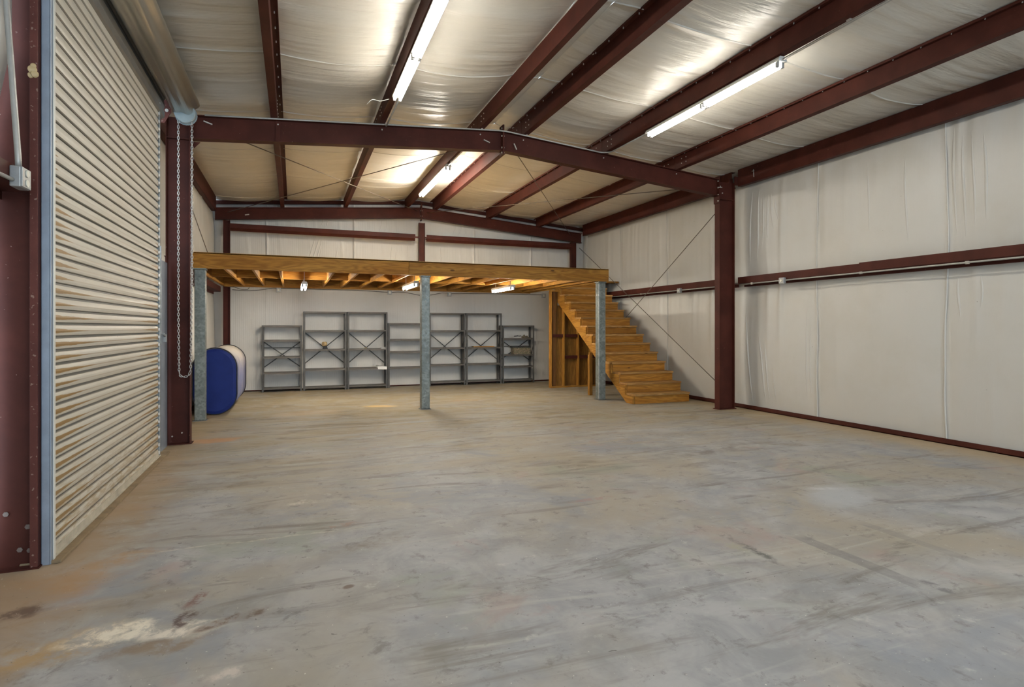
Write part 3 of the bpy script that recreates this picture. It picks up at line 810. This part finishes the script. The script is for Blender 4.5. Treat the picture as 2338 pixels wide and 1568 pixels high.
# ------------------------------------------------------------------ rolling door
door = thing('door_1', 'tall cream rolling steel door with rust streaks, closed', 'door', (-1.46, 6.0, 0), None, 'structure')
DY0, DY1 = 4.44, 7.60
prof = []
nz = int(4.06/SLAT)
for k in range(nz):
    z = k*SLAT + .03
    for (fr, dx) in ((.0,-.006),(.03,.005),(.20,.0085),(.38,.010),(.56,.0085),(.78,.004),(.82,-.014),(.96,-.014)):
        prof.append((-1.462+dx, z+fr*SLAT))
m = MB()
cm = MB()
n = len(prof)
ys = [DY0 + (DY1-DY0)*q/2 for q in range(3)]
cm.add([(p[0], y, p[1]) for p in prof for y in ys], [(i*3+j, i*3+j+1, i*3+j+4, i*3+j+3) for i in range(n-1) for j in range(2)])
cm.add([(p[0]-.03, y, p[1]) for p in (prof[0], prof[-1]) for y in (DY0, DY1)], [(0,2,3,1)])
cm.build('curtain', M['curtain'], door)
MB().box(-1.478, -1.448, DY0, DY1, .022, .075).box(-1.462, -1.432, DY0, DY1, .022, .030).build('bottom_bar', M['bar'], door)
MB().box(-1.60, -1.385, DY0-.02, DY1+.25, 0, .020).build('threshold', M['sill'], door, .004)
# near guide rail
MB().box(-1.488, -1.438, 4.412, 4.420, 0, 4.2).box(-1.444, -1.436, 4.412, 4.465, 0, 4.2).box(-1.488, -1.482, 4.412, 4.47, 0, 4.2).build('guide_rail', M['guide'], door, .002)
MB().box(-1.4345, -1.430, 4.440, 4.470, 0, 4.2).build('weather_strip', M['housing'], door)
gr = MB().box(-1.488, -1.44, 7.60, 7.608, 0, 4.2).box(-1.447, -1.440, 7.575, 7.608, 0, 4.1).build('guide_rail', M['galv'], door)
MB().box(-1.502, -1.496, 7.63, 8.30, 0, 2.32).build('side_plate', M['guide'], door)
lock_mesh = None
for k in range(nz):
    z = k*SLAT + .03 + .4*SLAT
    if lock_mesh is None:
        o = MB().box(-1.456,-1.438,7.555,7.582,z-.016,z+.016).build('end_lock', M['lock'], door, .004); lock_mesh = o; zz0 = z
    else:
        o = lock_mesh.copy(); C.objects.link(o); o.parent = door; o.location = (0,0,z-zz0)
# lintel flashing, roll hood and bracket
MB().sheet([(-1.47,3.97),(-1.435,4.00),(-1.43,4.06),(-1.445,4.09),(-1.43,4.13),(-1.44,4.20),(-1.42,4.22),(-1.43,4.30),(-1.45,4.38)], 'Y', DY0-.05, 7.80, .012).build('header_flashing', M['galv_dark'], door)
hc = (-1.275, 4.290); hood = []
for k in range(49):
    a = 2*PI*k/48
    r = .164 + .018*math.cos(6*a+.4)
    hood.append((hc[0]+r*math.cos(a), hc[1]+r*math.sin(a)))
MB().prism(hood[:-1], 'Y', 3.2, 8.04, True).build('hood', M['hood'], door)
MB().prism([(-1.50,3.98),(-1.46,3.98),(-1.39,4.12),(-1.39,4.26),(-1.50,4.26)], 'Y', 7.94, 7.952).build('bracket', M['red_worn'], door)
MB().tube([(-1.435,7.94,4.13),(-1.435,7.925,4.13)], .02, 8).build('bracket_bolt', M['screw'], door)
MB().tube([(-1.255,7.98,4.155),(-1.255,8.10,4.155)], [.118,.118], 24).build('chain_wheel_guard', M['wheel'], door)
MB().tube([(-1.255,8.10,4.155),(-1.255,8.112,4.155)], [.125,.125], 24).build('guard_rim', M['wheel'], door)
MB().box(-1.478, -1.455, 7.72, 7.745, 1.30, 2.46).build('lock_lever', M['galv'], door)
MB().box(-1.475, -1.415, 7.80, 7.84, 1.33, 1.42).tube([(-1.43,7.79,1.40),(-1.43,7.74,1.43)], .012, 8).build('lock_handle', M['box'], door)
# hand chain
m = MB()
path = []
zt, zb_ = 4.06, .935
for q in range(0, 1000):
    z = zt - q*.034
    if z < zb_: break
    path.append((-1.328 + .012*max(0,(1.6-z)), 8.03, z))
xb = path[-1][0]; xe = -1.180-.025
for k in range(1, 6):
    a = PI*k/6
    path.append(((xb+xe)/2 - math.cos(a)*(xe-xb)/2, 8.03, zb_ - .045*math.sin(a)))
up = []
for q in range(0, 1000):
    z = zt - q*.034
    if z < zb_: break
    up.append((-1.180 - .015*max(0,(2.0-z)), 8.03, z))
path += up[::-1]
for i in range(len(path)-1):
    a = Vector(path[i]); b = Vector(path[i+1]); d = (b-a); L = d.length; d.normalize(); c0 = (a+b)/2
    side = Vector((0,1,0)) if i % 2 else d.cross(Vector((0,1,0))).normalized()
    if i % 2 == 0 and side.length < .1: side = Vector((1,0,0))
    pts = []
    hl, hw = L*.5+.0065, .0105
    for k in range(10):
        an = 2*PI*k/10
        pts.append(c0 + d*(hl*math.cos(an)) + side*(hw*math.sin(an)))
    m.tube(pts, .0042, 5, True)
tag(m.build('hand_chain', M['chain']), 'looped zinc hand chain hanging from the door roll before the column', 'chain')

# ------------------------------------------------------------------ wooden platform
PY0, PY1, PX0, PX1 = 10.30, 14.42, -1.52, 6.10
ZT, ZB = 2.712, 2.455
pf = thing('platform', 'raised wooden storage platform on three galvanised posts', 'platform', (2.3, 12.3, ZB))
MB().box(PX0, 1.95, PY0, PY0+.04, ZB, ZT).build('front_beam', M['woodX'], pf, .004)
MB().box(1.952, PX1, PY0, PY0+.04, ZB, ZT).build('front_beam', M['woodX'], pf, .004)
MB().box(PX0, PX1, PY0+.042, PY0+.082, ZB+.002, ZT-.02).build('inner_beam', M['woodX'], pf)
MB().box(PX1-.042, PX1, PY0+.084, PY1, ZB, ZT-.022).build('rim_joist', M['woodY'], pf, .003)
MB().box(PX0, PX0+.04, PY0+.084, PY1, ZB, ZT-.022).build('rim_joist', M['woodY'], pf, .003)
MB().box(PX0+.042, PX1-.044, PY1-.04, PY1, ZB-.02, ZT-.022).build('ledger', M['woodX'], pf)
JX = [-1.06, -.635, -.22, .655, 1.07, 1.52, 1.965, 2.37, 2.79, 3.21, 3.72, 4.10, 4.60, 5.02, 5.46, 5.82]
for x in JX: MB().box(x-.019, x+.019, PY0+.084, PY1-.042, ZB+.004, ZT-.022).build('joist', M['woodY'], pf, .002)
ed = [PX0+.04] + JX + [PX1-.042]
for i in range(len(ed)-1):
    a, b_ = ed[i]+.02, ed[i+1]-.02
    yy = 12.25 + (.06 if i % 2 else -.06)
    MB().box(a, b_, yy-.019, yy+.019, ZB+.02, ZT-.023).build('blocking', M['woodX'], pf)
xs = PX0
k = 0
while xs < PX1-.01:
    xe = min(xs+1.22, PX1)
    MB().box(xs+.001, xe-.001, PY0, PY1+.05, ZT-.021, ZT-.008).build('deck_sheet', M['deck'], pf); MB().box(xs+.001, xe-.001, PY0+.001, PY1+.05, ZT-.008, ZT-.001).build('bounce_sheet', M['bounce'], pf); xs = xe; k += 1  # pale upper sheet is unseen, added to bounce warm light onto the roof
def post(x, y, label):
    t = thing('support_post', label, 'post', (x, y, 0), 'galvanised platform posts')
    MB().box(x-.078, x+.078, y-.078, y+.078, .01, ZB-.022).build('tube', M['galv_post'], t, .010)
    MB().box(x-.09, x+.09, y-.09, y+.09, ZB-.022, ZB).build('cap_plate', M['galv_post'], t, .002)
    MB().box(x-.095, x+.095, y-.095, y+.095, 0, .010).build('base_plate', M['galv_dark'], t)
    return t
post(-1.405, 10.39, 'galvanised square post at the left end of the platform beside the blue tank')
post(2.262, 10.39, 'galvanised square post under the middle of the platform beam')
pr = post(5.985, 10.44, 'galvanised square post at the right end of the platform before the stairs')
MB().box(5.895, 5.907, 10.35, 10.37, .02, 2.40).build('strap', M['galv'], pr)
bolt_ring(MB(), (5.907, 10.40, 2.18), (-1,0,0), .02, .03).build('bolt', M['screw'], pr)

# ------------------------------------------------------------------ stairs
st = thing('staircase', 'wooden staircase with thirteen plank steps rising to the platform', 'stairs', (6.86, 11.2, 0))
SX0, SX1 = 6.20, 7.53
RUN, RISE = .2735, .1935
Yr = lambda k: 9.545 + RUN*k
def stringer(x0, x1):
    pts = [(Yr(0)+.02, 0.0)]
    for k in range(13):
        pts.append((Yr(k)+.02, RISE*(k+1)-.04)); pts.append((Yr(k+1)+.02, RISE*(k+1)-.04))
    pts.append((Yr(13)+.02, 2.45)); pts.append((Yr(13)+.02, 2.24)); pts.append((9.79, 0.0))
    MB().prism(pts, 'X', x0, x1).build('stringer', M['woodY'], st, .002)
stringer(SX0, SX0+.042); stringer(SX1-.045, SX1-.003); stringer((SX0+SX1)/2-.02, (SX0+SX1)/2+.02)
for k in range(13):
    z = RISE*(k+1)
    j = random.uniform(-.006, .006)
    MB().box(SX0+(.0 if k > 2 else .03), SX1+random.uniform(-.002,.012), Yr(k)-.030+j, Yr(k+1)+.018, z-.038, z).build('tread', M['tread'], st, .004)
for k in range(14):
    z0 = RISE*k + (.002 if k else .002); z1 = RISE*(k+1)-.041
    MB().box(SX0+.0425, SX1-.002, Yr(k), Yr(k)+.019, z0, z1).build('riser', M['riser'], st)
MB().box(SX0+.0, 7.86, Yr(13)-.03, 14.38, 2.672, 2.712).build('landing', M['woodX'], st, .003)
MB().box(7.545, 7.87, 12.78, 13.05, 2.655, 2.695).build('landing_nosing', M['woodX'], st, .003)
MB().box(7.54, 7.592, 13.02, 13.11, 0, 2.67).build('landing_post', M['woodZ'], st, .003)
MB().box(7.54, 7.58, 13.12, 14.36, 2.46, 2.67).build('landing_joist', M['woodY'], st)
MB().box(6.12, 6.197, 11.16, 11.20, 0, .95).box(6.12, 6.197, 11.202, 11.24, 0, .90).build('support_stud', M['woodZ'], st, .002)
# stud partition beneath the stairs
sw = thing('stud_wall', 'open stud partition of brown boards under the stair landing', 'partition', (6.7, 12.95, 0))
SWY = 12.86
MB().box(5.96, 7.50, SWY, SWY+.089, 0, .038).build('bottom_plate', M['woodX'], sw, .002)
MB().box(5.96, 6.19, SWY, SWY+.089, 2.40, 2.438).build('top_plate', M['woodX'], sw, .002)
for x, zt_ in ((5.96, 2.40), (6.315, 2.0), (6.72, 1.95), (7.10, 1.95), (7.46, 1.95)):
    MB().box(x, x+.038, SWY, SWY+.089, .038, zt_).build('stud', M['woodZ'], sw, .002)
MB().box(6.025, 6.115, SWY+.03, SWY+.088, .038, 2.39).build('stud', M['shaded_stud'], sw, .002)  # stud coloured very dark to paint in the shade of the recess
for (xa, xb) in ((5.96, 6.195), (6.197, 6.50), (6.502, 6.78), (6.782, 7.04), (7.042, 7.30), (7.302, 7.5)):
    MB().box(xa, xb, SWY+.091, SWY+.108, .01, 2.40 if xb < 6.2 else 2.06).build('sheathing_board', M['osbZ'], sw, .002)
for z in (.72, 1.26):
    MB().box(6.0 if z > 1 else 6.355, 7.45, SWY+.02, SWY+.088, z, z+.075).build('rail', M['red'], sw, .002)

# ------------------------------------------------------------------ shelving
SF, SB = 14.36, 14.66
def Lpost(x, y, sx, sy, h):
    m = MB(); w = .042; th = .003
    m.box(x, x+sx*w, y, y+sy*th, 0, h); m.box(x, x+sx*th, y+sy*th, y+sy*w, 0, h)
    return m
def shelf_unit(x0, x1, h, levels, xb, label, thin=()):
    t = thing('shelving_unit', label, 'shelving', ((x0+x1)/2, (SF+SB)/2, 0), 'grey steel shelving along the back wall')
    for (x, sx) in ((x0, 1), (x1, -1)):
        for (y, sy) in ((SF, 1), (SB, -1)):
            Lpost(x, y, sx, sy, h).build('post', M['shelf_post'], t)
    for z in levels:
        lip = .038
        m = MB().box(x0+.004, x1-.004, SF+.004, SB-.004, z-.003, z)
        m.box(x0+.004, x1-.004, SF+.004, SF+.007, z-lip, z-.003).box(x0+.004, x1-.004, SB-.007, SB-.004, z-lip, z-.003)
        m.box(x0+.004, x0+.007, SF+.007, SB-.007, z-lip, z-.003).box(x1-.007, x1-.004, SF+.007, SB-.007, z-lip, z-.003)
        m.build('shelf', M['shelf'], t)
    for z in thin:
        MB().bar((x0+.01, SB-.002, z), (x1-.01, SB-.002, z), .006, .022).build('rear_rail', M['brace'], t)
    if xb:
        za, zb = xb
        MB().bar((x0+.02, SB+.004, za), (x1-.02, SB+.004, zb), .024, .004, (0,1,0)).build('cross_brace', M['brace'], t)
        MB().bar((x0+.02, SB+.010, zb), (x1-.02, SB+.010, za), .024, .004, (0,1,0)).build('cross_brace', M['brace'], t)
    for x in (x0+.002, x1-.004):       # strap across each side frame
        MB().bar((x, SF+.02, h-.45), (x, SB-.02, h-.95), .003, .018, (1,0,0)).build('side_brace', M['brace'], t)
    return t
shelf_unit(-.690, .186, 1.555, [1.555, 1.215, .825, .455, .095], (1.17, .55), 'short grey shelving unit at the far left, nearest the blue tank', (1.02,))
shelf_unit(.214, 1.200, 1.885, [1.885, 1.445, .985, .515, .085], (1.40, .62), 'tall grey shelving unit with a tan spool on its middle shelf')
shelf_unit(1.222, 2.185, 1.885, [1.885, 1.445, .985, .515, .085], (1.40, .60), 'tall grey shelving unit with a white paper bundle low on its right side')
shelf_unit(2.200, 3.215, 1.615, [1.615, 1.215, .905, .505], None, 'short grey shelving unit without cross braces, left of the middle post')
shelf_unit(3.240, 4.200, 1.885, [1.885, 1.435, .985, .550, .110], (1.39, .63), 'tall empty grey shelving unit just right of the middle post')
shelf_unit(4.225, 5.215, 1.885, [1.885, 1.435, .985, .550, .105], (1.39, .63), 'tall grey shelving unit with a pale board on its middle shelf')
shelf_unit(5.240, 6.165, 1.560, [1.560, 1.215, .775, .455, .095], (1.19, .60), 'short grey shelving unit at the far right beside the stud partition', (.99,))
# things on the shelves
sp = thing('spool', 'small tan spool with a black clip on the shelf', 'spool', (.70, 14.52, .985))
MB().tube([(.665,14.50,1.105),(.735,14.54,1.105)], .055, 20).build('reel', M['tan'], sp)
MB().box(.67, .755, 14.47, 14.56, .985, 1.052).build('clip', M['black'], sp, .008)
MB().prism([(.655,.985),(.675,.985),(.69,1.052),(.68,1.052)], 'Y', 14.48, 14.50).prism([(.755,.985),(.775,.985),(.755,1.052),(.745,1.052)], 'Y', 14.48, 14.50).build('clip_leg', M['black'], sp)
kn = MB().tube([(1.64,14.50,.993),(1.655,14.505,1.003),(1.675,14.50,.995),(1.69,14.51,1.002),(1.70,14.50,.993)], [.006,.010,.009,.010,.006], 8)
tag(kn.build('cord_knot', M['tan']), 'tiny tan knot of cord lying on a shelf below the crossing braces', 'cord')
pb = thing('paper_bundle', 'loose white paper bundle hanging over the lower right shelf edge', 'paper', (2.05, 14.44, .515))
MB().grid(lambda u, v: (1.92+.25*u, 14.37+.26*v, .533+.045*(.4+N(u*3,v*2,3.))*math.sin(PI*min(1,u+.2))), 8, 8).box(1.93, 2.17, 14.375, 14.62, .5155, .533).build('sheet_stack', M['white_paper'], pb)
MB().grid(lambda u, v: (1.95+.22*u, 14.352-.006*v+.004*N(u*4,v*3,1.), .545-.075*v-.01*u), 6, 4).build('loose_sheet', M['white_paper'], pb)
fp = MB().grid(lambda u, v: (2.02+.15*u, 14.38+.2*v, 1.003+.03*(N(u*3,v*3,8.)+.25)*u), 8, 6).box(2.03,2.165,14.39,14.57,.9855,.998)
tag(fp.build('paper', M['white_paper']), 'crumpled white paper at the right end of a middle shelf', 'paper')
bd = MB().box(4.44, 5.02, 14.39, 14.58, .986, 1.003)
tag(bd.build('board', M['woodX'], None, .002), 'pale wooden board lying on the middle shelf of a tall unit', 'board')
rg = thing('rag_pile', 'heap of cream papers and brown rags on a high shelf', 'rags', (5.80, 14.5, 1.215))
MB().grid(lambda u, v: (5.58+.30*u, 14.38+.22*v, 1.217+.045*max(0,math.sin(PI*u))*math.sin(PI*v)*(1+.6*N(u*4,v*4,2.))), 10, 8).build('cream_paper', M['white_paper'], rg)
MB().grid(lambda u, v: (5.80+.26*u, 14.36+.24*v, 1.218+.07*max(0,math.sin(PI*u))*math.sin(PI*v)*(1+.9*N(u*6,v*5,5.))), 12, 8).build('brown_rag', M['camo'], rg)
MB().bar((5.60,14.42,1.268),(5.72,14.44,1.285),.03,.02).bar((5.75,14.43,1.275),(5.80,14.44,1.282),.02,.016).build('dark_strip', M['brace'], rg)
cb = thing('carton', 'mottled brown carton with dark lid on the lower shelf of the right unit', 'box', (5.84, 14.5, .775))
MB().box(5.57, 6.07, 14.40, 14.60, .775, .955).build('body', M['camo'], cb, .006)
MB().box(5.56, 6.08, 14.39, 14.61, .955, .978).build('lid', M['brace'], cb, .004)

# ------------------------------------------------------------------ oil tank
tk = thing('oil_tank', 'oblong storage tank with a royal blue end on the floor behind the post', 'tank', (-1.26, 11.9, 0))
def obround(w, z0, z1, n=16):
    r = w/2; pts = []
    for k in range(n+1): a = PI*k/n; pts.append((-1.262+r*math.cos(a), z1-r+r*math.sin(a)))
    for k in range(n+1): a = PI+PI*k/n; pts.append((-1.262+r*math.cos(a), z0+r+r*math.sin(a)))
    return pts
MB().prism(obround(.672, .008, 1.145), 'Y', 10.985, 12.95, True).build('shell', M['tank_shell'], tk)
e_ = MB()
pe = obround(.655, .016, 1.137); n = len(pe)
vs = [(p[0], 10.962, p[1]) for p in pe] + [(-1.262+(p[0]+1.262)*.86, 10.945, .59+(p[1]-.59)*.92) for p in pe]
e_.add(vs, [(i, (i+1)%n, n+(i+1)%n, n+i) for i in range(n)], True); e_.add([(-1.262+(p[0]+1.262)*.86, 10.945, .59+(p[1]-.59)*.92) for p in pe], [tuple(range(n))[::-1]])
e_.add([(p[0], 10.99, p[1]) for p in pe] + [(p[0], 10.962, p[1]) for p in pe], [(i, (i+1)%n, n+(i+1)%n, n+i) for i in range(n)], True)
e_.build('end_panel', M['tank_blue'], tk)
rim = obround(.684, .010, 1.152)
MB().tube([(p[0], 10.975, p[1]) for p in rim], .010, 6, True).build('rim', M['tank_rim'] if 'tank_rim' in M else M['black'], tk)
MB().tube([(p[0], 12.93, p[1]) for p in rim], .010, 6, True).build('rim', M['black'], tk)

# ------------------------------------------------------------------ lamps
def strip_light(x, ya, yb, zt_, label, tube_mat, pairs, group, w=.115, chains=None):
    t = thing('strip_light', label, 'light fixture', (x, (ya+yb)/2, zt_+.045), group)
    MB().prism([(x-w/2,zt_+.030),(x+w/2,zt_+.030),(x+w/2,zt_+.05),(x+.035,zt_+.082),(x-.035,zt_+.082),(x-w/2,zt_+.05)], 'Y', ya-.015, yb+.015).build('housing', M['housing'], t)
    L = (yb-ya)/pairs
    for k in range(pairs):
        a, b_ = ya+k*L, ya+(k+1)*L
        for s in (-1, 1):
            MB().tube([(x+s*.034, a+.045, zt_), (x+s*.034, b_-.045, zt_)], .018, 12).build('tube', M[tube_mat], t)
            for yy in (a+.026, b_-.026):
                MB().box(x+s*.034-.016, x+s*.034+.016, yy-.014, yy+.014, zt_-.026, zt_+.030).build('lamp_holder', M['box'], t, .004)
    if chains:
        for yy in (ya+.15, yb-.15):
            MB().bar((x, yy, zt_+.082), (x, yy, chains), .004, .012).build('hanger', M['screw'], t)
    return t
G = 'ceiling strip lights'
L1 = strip_light(1.205, 4.74, 7.16, 4.345, 'long lit strip light on the second purlin at the top of the picture', 'tube', 2, G)
L2 = strip_light(4.915, 4.69, 7.15, 4.338, 'long lit strip light on the right roof slope', 'tube', 2, G)
L3 = strip_light(2.685, 10.32, 12.72, 4.465, 'lit strip light under the far bay above the platform', 'tube_far', 2, G)
for src, d, lb in ((L1, (0,-5.6,0), 'added unseen strip light on the left slope behind the viewer'), (L2, (0,-5.6,0), 'added unseen strip light on the right slope behind the viewer')):
    c = copy_tree(src, d); c['label'] = lb  # unseen fixtures added behind the camera to give light from that side
G2 = 'shop lights under the platform'
strip_light(.195, 11.75, 12.97, 2.315, 'lit shop light under the left part of the platform, seen end on', 'tube_low', 1, G2, .11, 2.69)
strip_light(2.185, 10.80, 12.02, 2.315, 'lit shop light under the platform left of the middle post', 'tube_low', 1, G2, .11, 2.69)
strip_light(4.255, 11.05, 12.27, 2.315, 'lit shop light under the right part of the platform', 'tube_low', 1, G2, .11, 2.69)

# ------------------------------------------------------------------ conduits, boxes, cables
def smooth_path(pts, k=6):
    pts = [Vector(p) for p in pts]; out = [pts[0]]
    for i in range(1, len(pts)-1):
        a, b, c = pts[i-1], pts[i], pts[i+1]
        r = min((b-a).length, (c-b).length)*.35
        r = min(r, .22)
        p0 = b + (a-b).normalized()*r; p1 = b + (c-b).normalized()*r
        for q in range(k+1):
            t = q/k; out.append((1-t)**2*p0 + 2*t*(1-t)*b + t*t*p1)
    return out + [pts[-1]]
def conduit(pts, label, r=.011, name='conduit', mat='conduit', cat='conduit', clips=()):
    t = thing(name, label, cat, pts[0], 'electrical conduits' if name == 'conduit' else None)
    MB().tube(smooth_path(pts), r, 8).build('pipe', M[mat], t)
    for c in clips: MB().box(c[0]-.012, c[0]+.012, c[1]-.02, c[1]+.02, c[2]-.018, c[2]+.018).build('strap', M['screw'], t)
    return t
yc = YM-.081
ra = [(x, yc, rt(x)-.008) for x in (-1.08, -.2, .9, 1.9, 2.7)] + [(3.06, yc, 4.572)] + [(x, yc, rt(x)-.008) for x in (3.5, 4.2, 4.80)]
conduit(ra + [(4.915, yc-.12, rt(4.915)-.012), (4.915, 7.20, 4.395)], 'thin grey conduit along the middle rafter turning up to the right strip light', .012, clips=[(-.28, yc, rt(-.2)+.03), (2.7, yc, rt(2.7)+.012), (3.45, yc, rt(3.4)+.012)])
conduit([(4.915, 4.66, 4.385), (4.925, 3.5, 4.400), (4.925, Y0, 4.402)], 'grey conduit running on from the near end of the right strip light', .013, clips=[(4.925, 3.9, 4.41)])
conduit([(1.245, 7.20, 4.385), (1.245, yc-.05, 4.40), (1.245, yc+.02, 4.43)], 'short grey conduit between the left strip light and the middle rafter', .012, clips=[(1.245, yc-.02, 4.43)])
conduit([(2.685, 10.28, 4.515), (2.70, 9.6, 4.525), (2.70, 8.5, 4.53)], 'short grey conduit behind the middle rafter feeding the far strip light', .012, clips=[(2.69, 10.1, 4.53)])
gz = 2.296
conduit([(7.676, Y0, gz), (7.676, 4.2, gz), (7.676, 7.38, gz), (7.69, 8.30, gz-.002)], 'thin grey conduit under the right wall girt in the near bay', .012, clips=[(7.685, 5.9, gz), (7.685, 8.0, gz), (7.685, 4.5, gz)])
conduit([(7.69, 8.52, gz), (7.68, 10.3, gz), (7.68, 13.9, gz)], 'thin grey conduit under the right wall girt behind the stairs', .011, clips=[(7.685, 11.5, gz)])
def jbox(cx, cy, cz, ax, label, s=.052, name='junction_box'):
    t = thing(name, label, 'junction box', (cx, cy, cz-s), 'metal junction boxes')
    d = .026
    if ax == 'X':
        MB().box(cx-d, cx+d, cy-s, cy+s, cz-s, cz+s).build('body', M['box'], t, .006)
        MB().box(cx-d-.006, cx-d, cy-s*.92, cy+s*.92, cz-s*.92, cz+s*.92).build('cover', M['box'], t, .003)
        MB().tube([(cx-d-.006,cy,cz),(cx-d-.012,cy,cz)], .022, 12).build('receptacle', M['plate'], t)
    else:
        MB().box(cx-s, cx+s, cy-d, cy+d, cz-s, cz+s).build('body', M['box'], t, .006)
        MB().box(cx-s*.8, cx+s*.8, cy-d-.006, cy-d, cz-s*.8, cz+s*.8).build('cover', M['box2'] if 'box2' in M else M['box'], t, .003)
        MB().box(cx-s*.4, cx+s*.4, cy-d-.010, cy-d-.006, cz-s*.55, cz+s*.55).build('receptacle', M['plate'], t, .003)
    return t
jbox(7.655, 7.29, 2.288, 'X', 'small metal socket box on the right wall conduit, nearer the viewer')
jbox(7.655, 10.02, 2.285, 'X', 'small metal socket box on the right wall conduit beyond the column')
jbox(-.332, 14.41, 2.385, 'Y', 'metal junction box under the platform above the leftmost shelving')
jbox(2.245, 14.41, 2.380, 'Y', 'metal junction box under the platform left of the middle post')
jbox(3.785, 14.41, 2.368, 'Y', 'metal junction box under the platform right of the middle post')
jbox(6.46, 14.41, 2.385, 'Y', 'metal junction box under the platform next to the stud partition', .06)
def cable(pts, label, r=.008):
    o = MB().tube(smooth_path(pts, 5), r, 6).build('cable', M['wire'])
    return tag(o, label, 'cable', 'grey cables under the platform')
yq = 14.345
cable([(-1.40,yq+.05,2.43),(-1.26,yq,2.425),(-1.12,yq,2.375),(-.98,yq,2.375),(-.95,yq,2.425)], 'short drooping grey cable in the back left corner under the platform')
cable([(-1.30,yq-.02,2.36),(-1.0,yq-.02,2.345),(-.72,yq-.02,2.365),(-.45,yq,2.42),(-.36,yq+.05,2.42)], 'long drooping grey cable between corner column and leftmost junction box')
cable([(-.28,yq+.06,2.425),(.6,yq+.06,2.420),(1.5,yq+.06,2.416),(2.19,yq+.06,2.385)], 'straight grey cable along the platform ledger to the box left of the middle post')
cable([(2.30,yq+.06,2.385),(2.45,yq+.03,2.40),(2.75,yq,2.37),(3.0,yq,2.315),(3.3,yq,2.335),(3.55,yq,2.395),(3.73,yq+.06,2.40)], 'drooping grey cable passing behind the middle post')
cable([(3.84,yq+.06,2.39),(4.4,yq+.06,2.405),(5.4,yq+.06,2.41),(6.40,yq+.06,2.41)], 'grey cable along the platform ledger toward the stud partition')
lw = MB().tube(smooth_path([(1.13,7.30,4.40),(1.02,7.32,4.36),(.92,7.30,4.37),(.86,7.34,4.31)]), .005, 6)
tag(lw.build('loose_wire', M['housing']), 'short loose white wire sticking out beside the left strip light', 'wire')
# socket box on the near jamb with its riser
jb = thing('socket_box', 'grey metal socket box on the red girt beside the near door jamb', 'socket box', (-1.50, 4.14, 2.31))
MB().box(-1.526, -1.472, 4.085, 4.205, 2.315, 2.435).build('body', M['box'], jb, .006)
MB().box(-1.472, -1.464, 4.087, 4.203, 2.317, 2.433).build('cover', M['box'], jb, .004)
for z in (2.347, 2.403): MB().tube([(-1.464,4.145,z),(-1.458,4.145,z)], .021, 14).build('receptacle', M['plate'], jb)
conduit([(-1.50, 4.135, 2.436), (-1.502, 4.135, 2.50), (-1.60, 4.248, 3.45), (-1.65, 4.30, 4.1)], 'grey conduit rising from the socket box beside the near door jamb', .0165)
conduit([(-1.51, 4.08, 2.352), (-1.53, 3.6, 2.345), (-1.53, Y0, 2.345)], 'grey conduit entering the near socket box from the left edge', .012)

# ------------------------------------------------------------------ light from outside and camera
sc = bpy.context.scene
w = bpy.data.worlds.new('daylight'); sc.world = w; w.use_nodes = True
bg = w.node_tree.nodes['Background']; bg.inputs[0].default_value = (.66,.83,1.0,1); bg.inputs[1].default_value = 2.2
pl = bpy.data.lights.new('door_portal', 'AREA'); pl.shape = 'RECTANGLE'; pl.size = 9.6; pl.size_y = 4.5
pl.cycles.is_portal = True
po = bpy.data.objects.new('door_portal', pl); C.objects.link(po); po.location = (3.1, Y0, 2.25); po.rotation_euler = (PI/2, 0, 0)

cam = bpy.data.cameras.new('camera'); co = bpy.data.objects.new('camera', cam); C.objects.link(co)
Fpx = 1299.5
cam.sensor_fit = 'HORIZONTAL'; cam.sensor_width = 36; cam.lens = Fpx/2338*36
cam.shift_y = -(784-747.9)/2338
th = math.atan((1169-670.5)/Fpx)
co.location = (0, 0, 1.5); co.rotation_euler = (PI/2, 0, -th)
cam.clip_start = .05; cam.clip_end = 100
sc.camera = co
sc.view_settings.view_transform = 'Standard'; sc.view_settings.look = 'None'
sc.view_settings.exposure = 1.07; sc.view_settings.gamma = 1; sc.view_settings.use_curve_mapping = False
cy = sc.cycles
cy.max_bounces = 6; cy.diffuse_bounces = 4; cy.glossy_bounces = 2; cy.transmission_bounces = 2
cy.adaptive_threshold = .02; cy.sample_clamp_indirect = 6.0; cy.use_denoising = True; cy.caustics_reflective = False; cy.caustics_refractive = False
